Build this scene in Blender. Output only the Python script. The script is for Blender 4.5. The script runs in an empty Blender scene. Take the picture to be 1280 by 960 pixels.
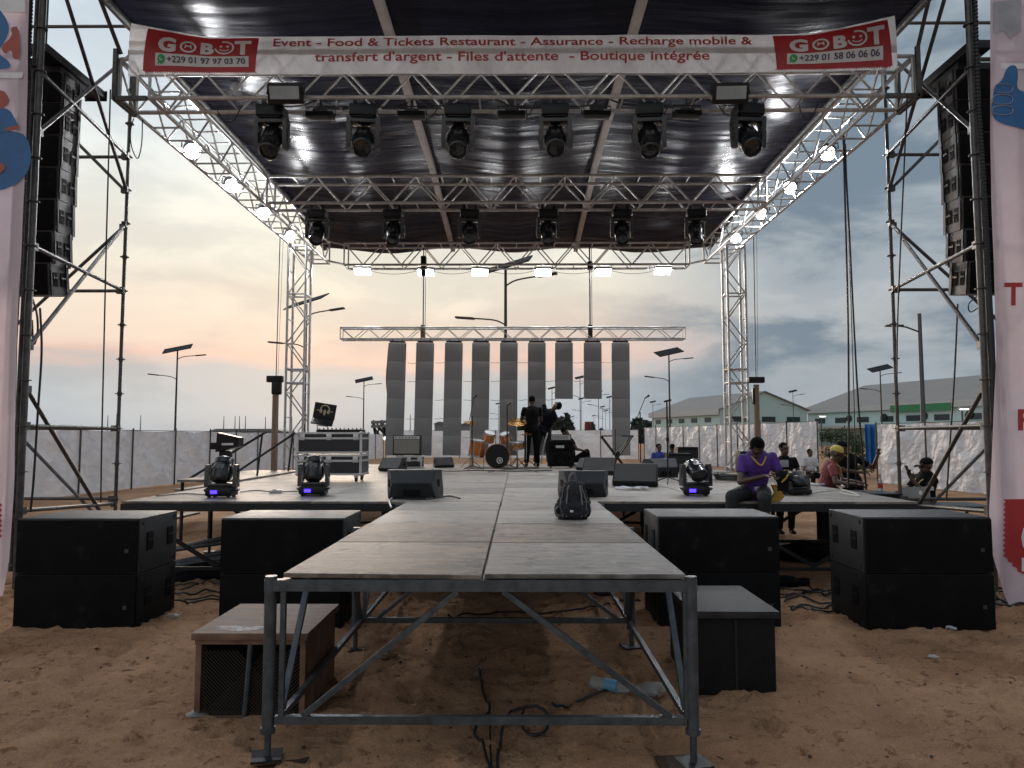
import bpy, bmesh, math, random
import numpy as np
from mathutils import Vector, Matrix, Euler, Quaternion
random.seed(7)
R = math.radians
PI = math.pi
SC = bpy.context.scene
COL = SC.collection
V = Vector

# ------------------------------------------------------------------ camera
FPX, PITCH, YAW, CH = 930.0, 4.06, 0.43, 1.75
cam = bpy.data.cameras.new('camera'); camo = bpy.data.objects.new('camera', cam); COL.objects.link(camo)
cam.sensor_width = 36; cam.lens = FPX/1280*36; cam.clip_start = .05; cam.clip_end = 6000
camo.location = (0, 0, CH); camo.rotation_euler = (R(90+PITCH), 0, R(YAW))
SC.camera = camo
CM = camo.rotation_euler.to_matrix()
def ray(px, py): return CM @ V(((px-640)/FPX, (480-py)/FPX, -1))
def P(px, py, Y):
    r = ray(px, py); return V((0, 0, CH)) + r*(Y/r.y)
def G(px, py, z=0.0):
    r = ray(px, py); return V((0, 0, CH)) + r*((z-CH)/r.z)

def lin(c):
    return tuple(((x/255)/12.92 if x/255 <= .04045 else ((x/255+.055)/1.055)**2.4) for x in c)

# ------------------------------------------------------------------ materials
class NT:
    def __init__(s, m):
        m.use_nodes = True; s.t = m.node_tree; s.t.nodes.clear()
    def n(s, ty, **k):
        a = s.t.nodes.new(ty)
        for q, v in k.items():
            if q == 'i':
                for kk, vv in v.items():
                    if hasattr(vv, 'is_output'): s.t.links.new(vv, a.inputs[kk])
                    else: a.inputs[kk].default_value = vv
            else: setattr(a, q, v)
        return a
    def l(s, a, b): s.t.links.new(a, b)

def c4(c): return (c[0], c[1], c[2], 1)
def mat(name, col, rough=.5, metal=0., col2=None, scale=6., lo=.35, hi=.7, bump=0., bscale=60., st=(1,1,1), detail=6, spec=.5, coat=0., trans=0., sheen=0., wave=None, det2=None, rv=0., det3=None, bd=.02):
    m = bpy.data.materials.new(name); t = NT(m)
    out = t.n('ShaderNodeOutputMaterial'); b = t.n('ShaderNodeBsdfPrincipled')
    tc = t.n('ShaderNodeTexCoord'); oi = t.n('ShaderNodeObjectInfo')
    mp = t.n('ShaderNodeMapping', i={'Vector': tc.outputs['Object'], 'Scale': st})
    w = t.n('ShaderNodeMath', operation='MULTIPLY', i={0: oi.outputs['Random'], 1: 37.})
    nz = t.n('ShaderNodeTexNoise', noise_dimensions='4D', i={'Vector': mp.outputs[0], 'W': w.outputs[0], 'Scale': scale, 'Detail': detail, 'Roughness': .62})
    if col2 is None: col2 = tuple(x*.72 for x in col)
    rp = t.n('ShaderNodeMapRange', i={0: nz.outputs[0], 1: lo, 2: hi})
    mx = t.n('ShaderNodeMix', data_type='RGBA', i={0: rp.outputs[0], 6: c4(col2), 7: c4(col)})
    colout = mx.outputs[2]
    if det2:   # (scale, colour, threshold) blotches
        n2 = t.n('ShaderNodeTexNoise', noise_dimensions='4D', i={'Vector': tc.outputs['Object'], 'W': w.outputs[0], 'Scale': det2[0], 'Detail': 8, 'Roughness': .7})
        r2 = t.n('ShaderNodeMapRange', i={0: n2.outputs[0], 1: det2[2], 2: det2[2]+.1})
        m2 = t.n('ShaderNodeMix', data_type='RGBA', i={0: r2.outputs[0], 6: colout, 7: c4(det2[1])})
        colout = m2.outputs[2]
    if det3:
        n3_ = t.n('ShaderNodeTexNoise', noise_dimensions='4D', i={'Vector': tc.outputs['Object'], 'W': w.outputs[0], 'Scale': det3[0], 'Detail': 10, 'Roughness': .75, 'Distortion': .4})
        r3_ = t.n('ShaderNodeMapRange', i={0: n3_.outputs[0], 1: det3[2], 2: det3[2]+.16, 3: 0., 4: .8})
        m3_ = t.n('ShaderNodeMix', data_type='RGBA', i={0: r3_.outputs[0], 6: colout, 7: c4(det3[1])}); colout = m3_.outputs[2]
    if rv:
        rm = t.n('ShaderNodeMapRange', i={0: oi.outputs['Random'], 1: 0., 2: 1., 3: 1-rv, 4: 1+rv}); hs = t.n('ShaderNodeHueSaturation', i={'Color': colout}); t.l(rm.outputs[0], hs.inputs['Value']); colout = hs.outputs[0]
    t.l(colout, b.inputs['Base Color'])
    rr = t.n('ShaderNodeMapRange', i={0: nz.outputs[0], 1: .3, 2: .7, 3: max(0, rough-.08), 4: min(1, rough+.08)})
    t.l(rr.outputs[0], b.inputs['Roughness'])
    b.inputs['Metallic'].default_value = metal; b.inputs['Specular IOR Level'].default_value = spec
    b.inputs['Coat Weight'].default_value = coat
    if bump:
        nb = t.n('ShaderNodeTexNoise', i={'Vector': mp.outputs[0], 'Scale': bscale, 'Detail': 5})
        h = nb.outputs[0]
        if wave:
            wv = t.n('ShaderNodeTexWave', bands_direction=wave[0], i={'Vector': tc.outputs['Object'], 'Scale': wave[1], 'Distortion': wave[2], 'Detail': 3, 'Detail Scale': wave[3]})
            ad = t.n('ShaderNodeMath', operation='MULTIPLY_ADD', i={0: wv.outputs['Fac'], 1: wave[4], 2: h}); h = ad.outputs[0]
        bp = t.n('ShaderNodeBump', i={'Height': h, 'Strength': bump, 'Distance': bd})
        t.l(bp.outputs[0], b.inputs['Normal'])
    if trans:
        tr = t.n('ShaderNodeBsdfTranslucent'); t.l(colout, tr.inputs[0])
        ms = t.n('ShaderNodeMixShader', i={0: trans}); t.l(b.outputs[0], ms.inputs[1]); t.l(tr.outputs[0], ms.inputs[2]); t.l(ms.outputs[0], out.inputs[0])
    else: t.l(b.outputs[0], out.inputs[0])
    return m
def emat(name, col, s):
    m = bpy.data.materials.new(name); t = NT(m)
    out = t.n('ShaderNodeOutputMaterial'); e = t.n('ShaderNodeEmission', i={0: c4(col), 1: s}); t.l(e.outputs[0], out.inputs[0]); return m
def glassmat(name, col, rough=.1):
    m = bpy.data.materials.new(name); t = NT(m)
    out = t.n('ShaderNodeOutputMaterial'); b = t.n('ShaderNodeBsdfPrincipled', i={'Base Color': c4(col), 'Roughness': rough, 'Transmission Weight': .85, 'IOR': 1.25}); t.l(b.outputs[0], out.inputs[0]); return m

alu   = mat('aluminium', (.60,.595,.59), .36, .45, (.36,.35,.34), 9, bump=.08)
galv  = mat('galvanised steel', (.115,.130,.145), .5, .65, (.06,.07,.08), 14, bump=.1, det2=(7,(.10,.07,.05),.62))
galv2 = mat('scaffold steel', (.135,.132,.13), .5, .7, (.06,.058,.057), 11, bump=.1, det2=(5,(.12,.075,.05),.63))
steel = mat('dark steel', (.022,.024,.028), .5, .4, None, 12, bump=.05)
blk   = mat('black plastic', (.008,.0085,.010), .40, 0, (.005,.005,.006), 20, bump=.06, bscale=160, spec=.3)
badgem= mat('dull badge', (.05,.05,.054), .4, .3)
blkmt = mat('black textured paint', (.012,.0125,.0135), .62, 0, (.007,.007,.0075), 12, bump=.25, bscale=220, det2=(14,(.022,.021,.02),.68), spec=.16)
grille= mat('black grille', (.008,.0085,.0095), .75, 0, (.0035,.0036,.004), 5, bump=.5, bscale=300, spec=.10, det2=(5,(.019,.018,.0165),.58))
blktop= mat('dusty black top', (.034,.033,.033), .6, 0, (.015,.015,.016), 5, .4, .6, bump=.25, bscale=40, st=(1,6,1), det2=(9,(.075,.07,.066),.6), spec=.25)
ply   = mat('worn plywood deck', (.29,.265,.24), .55, 0, (.145,.13,.115), 4.6, .43, .58, bump=.35, bscale=18, st=(.7,13,1), detail=10, det2=(3.4,(.095,.083,.073),.545), det3=(1.9,(.34,.27,.20),.51), rv=.16, spec=.35)
plyb  = mat('brown worn plywood', (.235,.188,.155), .58, 0, (.085,.070,.060), 5, .43, .58, bump=.6, bscale=16, st=(.7,12,1), detail=10, det2=(5.5,(.06,.05,.044),.53), det3=(2.3,(.32,.245,.18),.50), rv=.06, spec=.35)
plyg  = mat('grey stained plywood', (.20,.178,.162), .52, 0, (.08,.072,.067), 5, .43, .58, bump=.55, bscale=20, st=(.8,9,1), detail=10, det2=(6,(.055,.048,.045),.53), det3=(2.6,(.29,.235,.185),.51), rv=.06, spec=.35)
woodk = mat('dark damp timber', (.07,.048,.034), .8, 0, (.045,.03,.022), 8, bump=.3, spec=.08)
wood  = mat('raw timber', (.24,.17,.115), .7, 0, (.15,.10,.068), 5, bump=.3, st=(1,1,.15))
crate = mat('brown crate board', (.20,.115,.072), .65, 0, (.085,.046,.03), 4, .4, .62, bump=.25, bscale=30, st=(1,5,1), det2=(5,(.09,.06,.045),.6))
tarp  = mat('black roof sheet', (.015,.019,.038), .29, 0, (.010,.0125,.027), 3, bump=.34, bscale=4, st=(.2,2.6,1), detail=5, spec=.055)
rubber= mat('black rubber cable', (.008,.008,.009), .55, 0, None, 9)
vinyl = mat('white banner vinyl', (.72,.71,.71), .5, 0, (.52,.51,.52), 3.5, bump=.6, bscale=4, st=(1,1,.55), trans=.32, bd=.045)
vinylp= mat('pink tinted banner vinyl', (.74,.61,.66), .45, 0, (.60,.49,.54), 1.1, bump=.3, bscale=4, trans=.45, det2=(1.1,(.62,.56,.60),.56))
redv  = mat('red print', (.48,.035,.045), .45, 0, (.37,.028,.035), 4, bump=.1, bscale=8, trans=.2)
redt  = mat('red lettering', (.42,.03,.035), .5, 0, (.34,.025,.03), 8)
whtp  = mat('white print', (.72,.71,.72), .45, 0, (.6,.59,.6), 6)
greyp = mat('grey print', (.36,.36,.40), .45, 0, None, 4)
navy  = mat('navy lettering', (.03,.045,.12), .5)
grnp  = mat('green print', (.03,.42,.10), .5)
bluep = mat('blue print', (.02,.13,.33), .5, 0, (.012,.085,.24), 4)
dkblu = mat('dark blue print', (.008,.03,.09), .5)
redp2 = mat('brick red print', (.38,.07,.05), .5)
ledm  = mat('unlit screen face', (.265,.267,.277), .6, 0, (.262,.264,.274), 1.5)
orange= mat('amber drum lacquer', (.55,.19,.025), .18, .1, (.42,.12,.015), 6, st=(1,1,.3), coat=.6)
brass = mat('cymbal brass', (.55,.30,.10), .28, .95, (.38,.2,.06), 20)
chrome= mat('chrome', (.62,.62,.63), .16, 1., (.5,.5,.5), 9)
drumw = mat('white drum head', (.62,.62,.62), .4)
greyg = mat('grey speaker cloth', (.30,.285,.265), .8, 0, (.22,.21,.195), 40, bump=.3, bscale=200)
silver= mat('silver case edge', (.60,.61,.62), .34, .45, (.46,.47,.48), 10)
bagm  = mat('black backpack cloth', (.030,.028,.034), .75, 0, (.012,.012,.016), 9, bump=1., bscale=26, det2=(20,(.085,.08,.082),.60), spec=.25)
bagt  = mat('grey webbing', (.15,.145,.14), .7)
white = mat('white plastic', (.62,.62,.60), .4)
fencem= mat('white fence sheet', (.74,.75,.79), .5, 0, (.60,.61,.65), 1.6, .36, .66, bump=1., bscale=3.4, detail=9, st=(1,1,1.3), trans=.28, det2=(3.4,(.52,.49,.47),.64), wave=('DIAGONAL',.9,11,1.6,.3), bd=.07)
teal  = mat('pale green cladding', (.45,.585,.57), .6, 0, (.40,.53,.515), .6)
roofm = mat('grey roofing', (.25,.243,.238), .8, 0, (.205,.20,.195), .5)
wallw = mat('white fascia', (.5,.51,.51), .6)
greenb= mat('green fascia', (.03,.20,.08), .6)
glassd= mat('dark window', (.03,.045,.05), .25)
leaf  = mat('foliage', (.055,.095,.03), .6, 0, (.02,.04,.014), 3, trans=.2)
leafd = mat('far foliage', (.05,.065,.055), .7, 0, (.03,.042,.038), 1)
bluec = mat('blue cloth', (.01,.14,.42), .6)
skin  = mat('dark brown skin', (.085,.046,.030), .42, 0, (.06,.031,.020), 12)
skin2 = mat('brown skin', (.12,.062,.038), .45, 0, (.09,.046,.028), 12)
hairm = mat('black hair', (.006,.0055,.005), .9, spec=.1, bump=.8, bscale=160)
purple= mat('purple shirt', (.085,.03,.24), .8, 0, (.06,.02,.18), 7, bump=.4, bscale=14)
navyc = mat('navy shirt', (.009,.010,.018), .85, 0, None, spec=.15, scale=7, bump=.4, bscale=14)
blackc= mat('black clothing', (.0065,.0065,.008), .85, 0, None, spec=.15, scale=7, bump=.4, bscale=14)
greyc = mat('charcoal trousers', (.017,.017,.019), .8, 0, None, 7, bump=.4, bscale=14)
redc  = mat('red shirt', (.21,.045,.05), .8, 0, (.15,.03,.035), 7, bump=.4, bscale=14)
whitec= mat('white shirt', (.5,.51,.55), .8, 0, (.35,.36,.4), 7, bump=.4, bscale=14)
royal = mat('blue shirt', (.02,.05,.27), .8, 0, None, 7, bump=.4, bscale=14)
yellow= mat('yellow cloth', (.62,.50,.10), .7)
yell2 = mat('mustard leather', (.48,.28,.03), .6)
redpl = mat('red plastic', (.45,.03,.02), .5)
silv2 = mat('laptop lid grey', (.24,.235,.235), .4, .4)
goldp = mat('gold print', (.50,.42,.26), .5)
dkeye = mat('eye', (.01,.008,.008), .15)
seam  = mat('dark joint', (.01,.009,.009), .9)
pet   = glassmat('clear plastic bottle', (.75,.85,.92), .12)
bagpl = glassmat('clear plastic bag', (.8,.82,.84), .3)
lamp  = emat('lamp glow', (.96,.97,1.), 680.)
flood = emat('flood glow', (.96,.97,1.), 150.)
dispb = emat('blue display', (.06,.03,1.), 3.2)
yardl = emat('yard lamp glow', (1.,.95,.85), 9.)
scrn  = mat('pale lamp panel', (.34,.38,.40), .2, 0, (.26,.3,.32), 5)

farw = mat('far grey wall', (.20,.215,.225), .7); farr = mat('far grey roof', (.16,.175,.19), .7)
# ------------------------------------------------------------------ mesh builder
def perp(d):
    d = d.normalized(); a = V((0,0,1)) if abs(d.z) < .9 else V((1,0,0))
    u = d.cross(a).normalized(); return u, d.cross(u).normalized()
class B:
    def __init__(s, root=None):
        s.bm = bmesh.new(); s.root = root
        s.off = V(root.location) if hasattr(root, 'location') else (V(root) if root is not None else V((0,0,0)))
    def _x(s, vs, M):
        for v in vs: v.co = M @ v.co
    def box(s, c, d, rot=None, bev=0.):
        r = bmesh.ops.create_cube(s.bm, size=1); vs = r['verts']
        M = Matrix.Translation(c) @ ((rot.to_matrix().to_4x4() if isinstance(rot, (Euler, Quaternion)) else rot.to_4x4()) if rot is not None else Matrix()) @ Matrix.Diagonal((d[0], d[1], d[2], 1))
        s._x(vs, M)
        if bev:
            es = list({e for v in vs for e in v.link_edges})
            bmesh.ops.bevel(s.bm, geom=es, offset=bev, segments=2, affect='EDGES', profile=.6)
        return s
    def bx(s, x0, x1, y0, y1, z0, z1, bev=0.):
        return s.box(((x0+x1)/2, (y0+y1)/2, (z0+z1)/2), (x1-x0, y1-y0, z1-z0), None, bev)
    def bar(s, a, b, w, h=None, up=None):
        a, b = V(a), V(b); d = b-a; L = d.length
        if L < 1e-6: return s
        h = h or w; z = V(up) if up else (V((0,0,1)) if abs(d.z)/L < .95 else V((0,1,0)))
        x = d.normalized(); y = z.cross(x).normalized(); z = x.cross(y)
        return s.box((a+b)/2, (L, w, h), Matrix((x, y, z)).transposed())
    def tube(s, pts, r, n=8, cap=True):
        pts = [V(p) for p in pts]; N = len(pts)
        rs = r if isinstance(r, (list, tuple)) else [r]*N
        rings = []; u = None
        for i, p in enumerate(pts):
            d = (pts[min(i+1, N-1)]-pts[max(i-1, 0)])
            d = d.normalized() if d.length > 1e-9 else V((0,0,1))
            if u is None: u, w = perp(d)
            else:
                u = u - d*u.dot(d)
                u = u.normalized() if u.length > 1e-6 else perp(d)[0]
                w = d.cross(u)
            rings.append([s.bm.verts.new(p + (u*math.cos(2*PI*k/n)+w*math.sin(2*PI*k/n))*rs[i]) for k in range(n)])
        for a, b in zip(rings, rings[1:]):
            for k in range(n): s.bm.faces.new((a[k], a[(k+1) % n], b[(k+1) % n], b[k]))
        if cap:
            s.bm.faces.new(rings[0][::-1]); s.bm.faces.new(rings[-1])
        return s
    def cyl(s, a, b, r, r2=None, n=12): return s.tube([a, b], [r, r if r2 is None else r2], n)
    def lathe(s, prof, n=24, M=None):
        M = M or Matrix(); rings = []
        for r, z in prof:
            if r < 1e-6: rings.append([s.bm.verts.new(M @ V((0,0,z)))])
            else: rings.append([s.bm.verts.new(M @ V((r*math.cos(2*PI*k/n), r*math.sin(2*PI*k/n), z))) for k in range(n)])
        for a, b in zip(rings, rings[1:]):
            for k in range(n):
                q = [a[k % len(a)], a[(k+1) % len(a)], b[(k+1) % len(b)], b[k % len(b)]]
                u = []
                for v in q:
                    if v not in u: u.append(v)
                if len(u) > 2:
                    try: s.bm.faces.new(u)
                    except ValueError: pass
        return s
    def prism(s, poly, d, M=None):     # polygon in local xy, extruded along local z from 0 to d
        M = M or Matrix()
        a = [s.bm.verts.new(M @ V((x, y, 0))) for x, y in poly]; b = [s.bm.verts.new(M @ V((x, y, d))) for x, y in poly]
        s.bm.faces.new(a[::-1]); s.bm.faces.new(b); n = len(poly)
        for k in range(n): s.bm.faces.new((a[k], a[(k+1) % n], b[(k+1) % n], b[k]))
        return s
    def ball(s, c, r, M=None, u=14, v=9):
        q = bmesh.ops.create_uvsphere(s.bm, u_segments=u, v_segments=v, radius=1)
        rr = (r, r, r) if not isinstance(r, (tuple, list)) else r
        s._x(q['verts'], Matrix.Translation(c) @ (M.to_4x4() if M is not None else Matrix()) @ Matrix.Diagonal((rr[0], rr[1], rr[2], 1))); return s
    def cap(s, a, b, ra, rb, n=12):     # tapered capsule
        s.tube([a, b], [ra, rb], n); s.ball(a, ra, None, n, 8); s.ball(b, rb, None, n, 8); return s
    def grid(s, f, nu, nv, solid=0.):
        g = [[s.bm.verts.new(f(i/nu, j/nv)) for j in range(nv+1)] for i in range(nu+1)]
        for i in range(nu):
            for j in range(nv): s.bm.faces.new((g[i][j], g[i+1][j], g[i+1][j+1], g[i][j+1]))
        return s
    def raw(s, vs, fs):
        q = [s.bm.verts.new(v) for v in vs]
        for f in fs:
            try: s.bm.faces.new([q[k] for k in f])
            except ValueError: pass
        return s
    def o(s, name, m, parent=None, label=None, ang=35, norm=True):
        if norm: bmesh.ops.recalc_face_normals(s.bm, faces=s.bm.faces)
        if s.off.length: bmesh.ops.translate(s.bm, verts=s.bm.verts, vec=-s.off)
        me = bpy.data.meshes.new(name); s.bm.to_mesh(me); s.bm.free()
        me.materials.append(m)
        for p in me.polygons: p.use_smooth = True
        me.set_sharp_from_angle(angle=R(ang))
        ob = bpy.data.objects.new(name, me); COL.objects.link(ob)
        if parent is not None: ob.parent = parent
        else: ob.location = s.off
        if label: ob['label'] = label
        return ob
def tag(o, label, cat, group=None, kind=None):
    o['label'] = label; o['category'] = cat
    if group: o['group'] = group
    if kind: o['kind'] = kind
    return o
def thing(name, label, cat, loc=(0,0,0), rz=0., group=None):
    o = bpy.data.objects.new(name, None); COL.objects.link(o); o.empty_display_size = .1
    o.location = loc; o.rotation_euler = (0, 0, rz); return tag(o, label, cat, group)
def kids(o): return [c for c in o.children]
def dup(root, loc=None, rz=None, label=None, group=None, parent=None):
    c = root.copy(); COL.objects.link(c)
    if parent is not None: c.parent = parent
    if loc is not None: c.location = loc
    if rz is not None: c.rotation_euler = (root.rotation_euler.x, root.rotation_euler.y, rz)
    if label: c['label'] = label
    if group: c['group'] = group
    for ch in kids(root): dup(ch, parent=c)
    return c
def structure(o): o['kind'] = 'structure'; return o
ORD = ['leftmost','second from the left','third from the left','fourth from the left','fifth from the left','sixth from the left','seventh from the left','eighth from the left','ninth from the left','tenth from the left']
def text_geo(txt, bold=.0, shear=0.):
    c = bpy.data.curves.new('t', 'FONT'); c.body = txt; c.size = 1; c.offset = bold; c.shear = shear; c.resolution_u = 3
    o = bpy.data.objects.new('t', c); COL.objects.link(o)
    dg = bpy.context.evaluated_depsgraph_get(); me = bpy.data.meshes.new_from_object(o.evaluated_get(dg))
    vs = [v.co.copy() for v in me.vertices]; fs = [list(p.vertices) for p in me.polygons]
    bpy.data.objects.remove(o); bpy.data.meshes.remove(me); bpy.data.curves.remove(c)
    x0 = min(v.x for v in vs); x1 = max(v.x for v in vs)
    return vs, fs, x0, x1
def hnoise(seed):
    rng = np.random.RandomState(seed); T = rng.rand(256, 256)
    def f(x, y):
        x = np.asarray(x, float); y = np.asarray(y, float)
        i = np.floor(x).astype(int); j = np.floor(y).astype(int); fx = x-i; fy = y-j
        fx = fx*fx*(3-2*fx); fy = fy*fy*(3-2*fy)
        g = lambda a, b: T[a % 256, b % 256]
        return (g(i,j)*(1-fx)+g(i+1,j)*fx)*(1-fy)+(g(i,j+1)*(1-fx)+g(i+1,j+1)*fx)*fy
    return f
N1 = hnoise(1); N2 = hnoise(2)
def fbm(x, y, o=4, f=N1):
    s = 0; a = 1; t = 0
    for k in range(o): s = s+a*f(np.asarray(x)*2**k+17*k, np.asarray(y)*2**k+9*k); t += a; a *= .5
    return s/t

# ------------------------------------------------------------------ ground
def axis(a, b, step, lo, hi, g=1.25):
    m = list(np.arange(a, b+1e-6, step)); s = step; x = m[-1]
    while x < hi: s *= g; x += s; m.append(x)
    s = step; x = m[0]; pre = []
    while x > lo: s *= g; x -= s; pre.append(x)
    return np.array(pre[::-1]+m)
xs = axis(-6.6, 6.6, .045, -2500, 2500); ys = axis(2.9, 9.4, .04, -60, 4000, 1.15)
XX, YY = np.meshgrid(xs, ys, indexing='ij')
near = np.clip((45-np.hypot(XX, YY))/35, 0, 1)
ZZ = (fbm(XX*.55, YY*.55, 3)-.5)*.10 + (fbm(XX*2.1+5, YY*2.6, 4, N2)-.5)*.055 + (fbm(XX*7, YY*11, 3)-.5)*.020
rid = 1-np.abs(fbm(XX*1.6+40, YY*3.2+11, 3, N1)-.5)*4
ZZ = ZZ + np.clip(rid, 0, 1)**3*.016
r2_ = 1-np.abs(fbm(XX*3.1+7+.8*YY, YY*6.5+3, 3, N2)-.5)*5; ZZ = ZZ + np.clip(r2_, 0, 1)**2*.026
r3_ = np.abs(fbm(XX*5.5+70, YY*8+31, 2, N1)-.5)*2; ZZ = ZZ - np.clip(.16-r3_, 0, .16)*.17
rng = np.random.RandomState(5)
for k in range(420):      # footprints
    cx, cy = rng.uniform(-6.5, 6.5), rng.uniform(3.0, 9.2); a = rng.uniform(0, PI); L = rng.uniform(.07, .13); w = L*rng.uniform(.35, .55); d = rng.uniform(.018, .055)
    i0, i1 = np.searchsorted(xs, [cx-.4, cx+.4]); j0, j1 = np.searchsorted(ys, [cy-.4, cy+.4])
    dx = XX[i0:i1, j0:j1]-cx; dy = YY[i0:i1, j0:j1]-cy
    u = (dx*math.cos(a)+dy*math.sin(a))/L; v = (-dx*math.sin(a)+dy*math.cos(a))/w; q = np.sqrt(u*u+v*v)
    ZZ[i0:i1, j0:j1] += -d*np.clip(1.25-q, 0, .6)/.6*(q < 1.25) + .5*d*np.exp(-((q-1.5)/.28)**2)
ZZ = ZZ*near - .008
ZZ = np.where(YY > 70, ZZ-.05, ZZ)
nx, ny = XX.shape
verts = np.stack([XX, YY, ZZ], -1).reshape(-1, 3)
ii, jj = np.meshgrid(np.arange(nx-1), np.arange(ny-1), indexing='ij'); q0 = (ii*ny+jj).ravel()
faces = np.stack([q0, q0+ny, q0+ny+1, q0+1], -1)
me = bpy.data.meshes.new('ground'); me.from_pydata(verts.tolist(), [], faces.tolist())
sand = bpy.data.materials.new('reddish sand'); t = NT(sand)
out = t.n('ShaderNodeOutputMaterial'); b = t.n('ShaderNodeBsdfPrincipled', i={'Roughness': .95, 'Specular IOR Level': .12}); tc = t.n('ShaderNodeTexCoord')
n1 = t.n('ShaderNodeTexNoise', i={'Vector': tc.outputs['Object'], 'Scale': .9, 'Detail': 10, 'Roughness': .65})
r1 = t.n('ShaderNodeValToRGB'); t.l(n1.outputs[0], r1.inputs[0])
r1.color_ramp.elements[0].position = .3; r1.color_ramp.elements[0].color = (.34,.187,.108,1); r1.color_ramp.elements[1].position = .72; r1.color_ramp.elements[1].color = (.62,.375,.225,1)
n2 = t.n('ShaderNodeTexNoise', i={'Vector': tc.outputs['Object'], 'Scale': 9., 'Detail': 9, 'Roughness': .75})
m2 = t.n('ShaderNodeMapRange', i={0: n2.outputs[0], 1: .55, 2: .63}); mx = t.n('ShaderNodeMix', data_type='RGBA', blend_type='MULTIPLY', i={0: m2.outputs[0], 6: r1.outputs[0], 7: (.52,.46,.42,1)})
n4 = t.n('ShaderNodeTexNoise', i={'Vector': tc.outputs['Object'], 'Scale': 70., 'Detail': 4, 'Roughness': .8})
m4 = t.n('ShaderNodeMapRange', i={0: n4.outputs[0], 1: .3, 2: .75, 3: .72, 4: 1.2}); mxx = t.n('ShaderNodeMix', data_type='RGBA', blend_type='MULTIPLY', i={0: 1., 6: mx.outputs[2]}); t.l(m4.outputs[0], mxx.inputs[7])
t.l(mxx.outputs[2], b.inputs['Base Color'])
n3 = t.n('ShaderNodeTexNoise', i={'Vector': tc.outputs['Object'], 'Scale': 22., 'Detail': 10, 'Roughness': .7})
bp = t.n('ShaderNodeBump', i={'Height': n3.outputs[0], 'Strength': 1., 'Distance': .07}); t.l(bp.outputs[0], b.inputs['Normal']); t.l(b.outputs[0], out.inputs[0])
me.materials.append(sand)
for p in me.polygons: p.use_smooth = True
go = bpy.data.objects.new('ground', me); COL.objects.link(go); structure(go)
def gz(x, y):
    i = min(max(int(np.searchsorted(xs, x)), 0), nx-1); j = min(max(int(np.searchsorted(ys, y)), 0), ny-1); return float(ZZ[i, j])

# ------------------------------------------------------------------ sky
w = bpy.data.worlds.new('World'); SC.world = w; t = NT(w)
out = t.n('ShaderNodeOutputWorld'); bg = t.n('ShaderNodeBackground')
SUN_AZ, SUN_EL = R(-16), R(9)
nish = t.n('ShaderNodeTexSky', sky_type='NISHITA', sun_disc=False, sun_elevation=SUN_EL, sun_rotation=SUN_AZ, dust_density=2.)
tc = t.n('ShaderNodeTexCoord'); sp = t.n('ShaderNodeSeparateXYZ', i={0: tc.outputs['Generated']})
def ramp(stops, src):
    r = t.n('ShaderNodeValToRGB'); t.l(src, r.inputs[0]); e = r.color_ramp.elements
    e[0].position, e[0].color = stops[0][0], c4(lin(stops[0][1])); e[1].position, e[1].color = stops[-1][0], c4(lin(stops[-1][1]))
    for p_, c_ in stops[1:-1]:
        q = e.new(p_); q.color = c4(lin(c_))
    return r.outputs[0]
zz = sp.outputs[2]
mpz = t.n('ShaderNodeMapping', i={'Vector': tc.outputs['Generated'], 'Scale': (2.2, 2.2, 13.)})
nzw = t.n('ShaderNodeTexNoise', i={'Vector': mpz.outputs[0], 'Scale': 1.3, 'Detail': 7, 'Roughness': .6})
zw = t.n('ShaderNodeMath', operation='MULTIPLY_ADD', i={0: nzw.outputs[0], 1: .10, 2: zz}); zw2 = t.n('ShaderNodeMath', operation='SUBTRACT', i={0: zw.outputs[0], 1: .05})
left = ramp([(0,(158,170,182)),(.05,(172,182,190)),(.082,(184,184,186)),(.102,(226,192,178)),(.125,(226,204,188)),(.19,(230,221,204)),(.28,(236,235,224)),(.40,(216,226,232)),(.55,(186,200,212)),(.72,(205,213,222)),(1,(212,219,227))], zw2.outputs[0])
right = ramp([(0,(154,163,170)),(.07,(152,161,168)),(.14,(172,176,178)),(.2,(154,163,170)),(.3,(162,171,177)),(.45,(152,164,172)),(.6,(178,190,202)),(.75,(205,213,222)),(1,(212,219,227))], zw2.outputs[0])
fx = t.n('ShaderNodeMapRange', interpolation_type='SMOOTHSTEP', i={0: sp.outputs[0], 1: .06, 2: .36})
mixlr = t.n('ShaderNodeMix', data_type='RGBA', i={0: fx.outputs[0], 6: left, 7: right})
mpc = t.n('ShaderNodeMapping', i={'Vector': tc.outputs['Generated'], 'Scale': (3., 3., 8.5), 'Location': (.35, .2, .9)})
nc = t.n('ShaderNodeTexNoise', i={'Vector': mpc.outputs[0], 'Scale': 1.55, 'Detail': 9, 'Roughness': .55, 'Distortion': .25})
cm = t.n('ShaderNodeMapRange', interpolation_type='SMOOTHSTEP', i={0: nc.outputs[0], 1: .42, 2: .61})
cr = t.n('ShaderNodeMapRange', i={0: fx.outputs[0], 1: 0., 2: 1., 3: .22, 4: .95})
cf = t.n('ShaderNodeMath', operation='MULTIPLY', i={0: cm.outputs[0], 1: cr.outputs[0]})
mixc = t.n('ShaderNodeMix', data_type='RGBA', i={0: cf.outputs[0], 6: mixlr.outputs[2], 7: c4(lin((110,126,140)))})
cl = t.n('ShaderNodeMapRange', interpolation_type='SMOOTHSTEP', i={0: nc.outputs[0], 1: .42, 2: .25, 3: 0., 4: .42})
clf = t.n('ShaderNodeMath', operation='MULTIPLY', i={0: cl.outputs[0], 1: fx.outputs[0]})
mixl = t.n('ShaderNodeMix', data_type='RGBA', i={0: clf.outputs[0], 6: mixc.outputs[2], 7: c4(lin((205,205,202)))})
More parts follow.
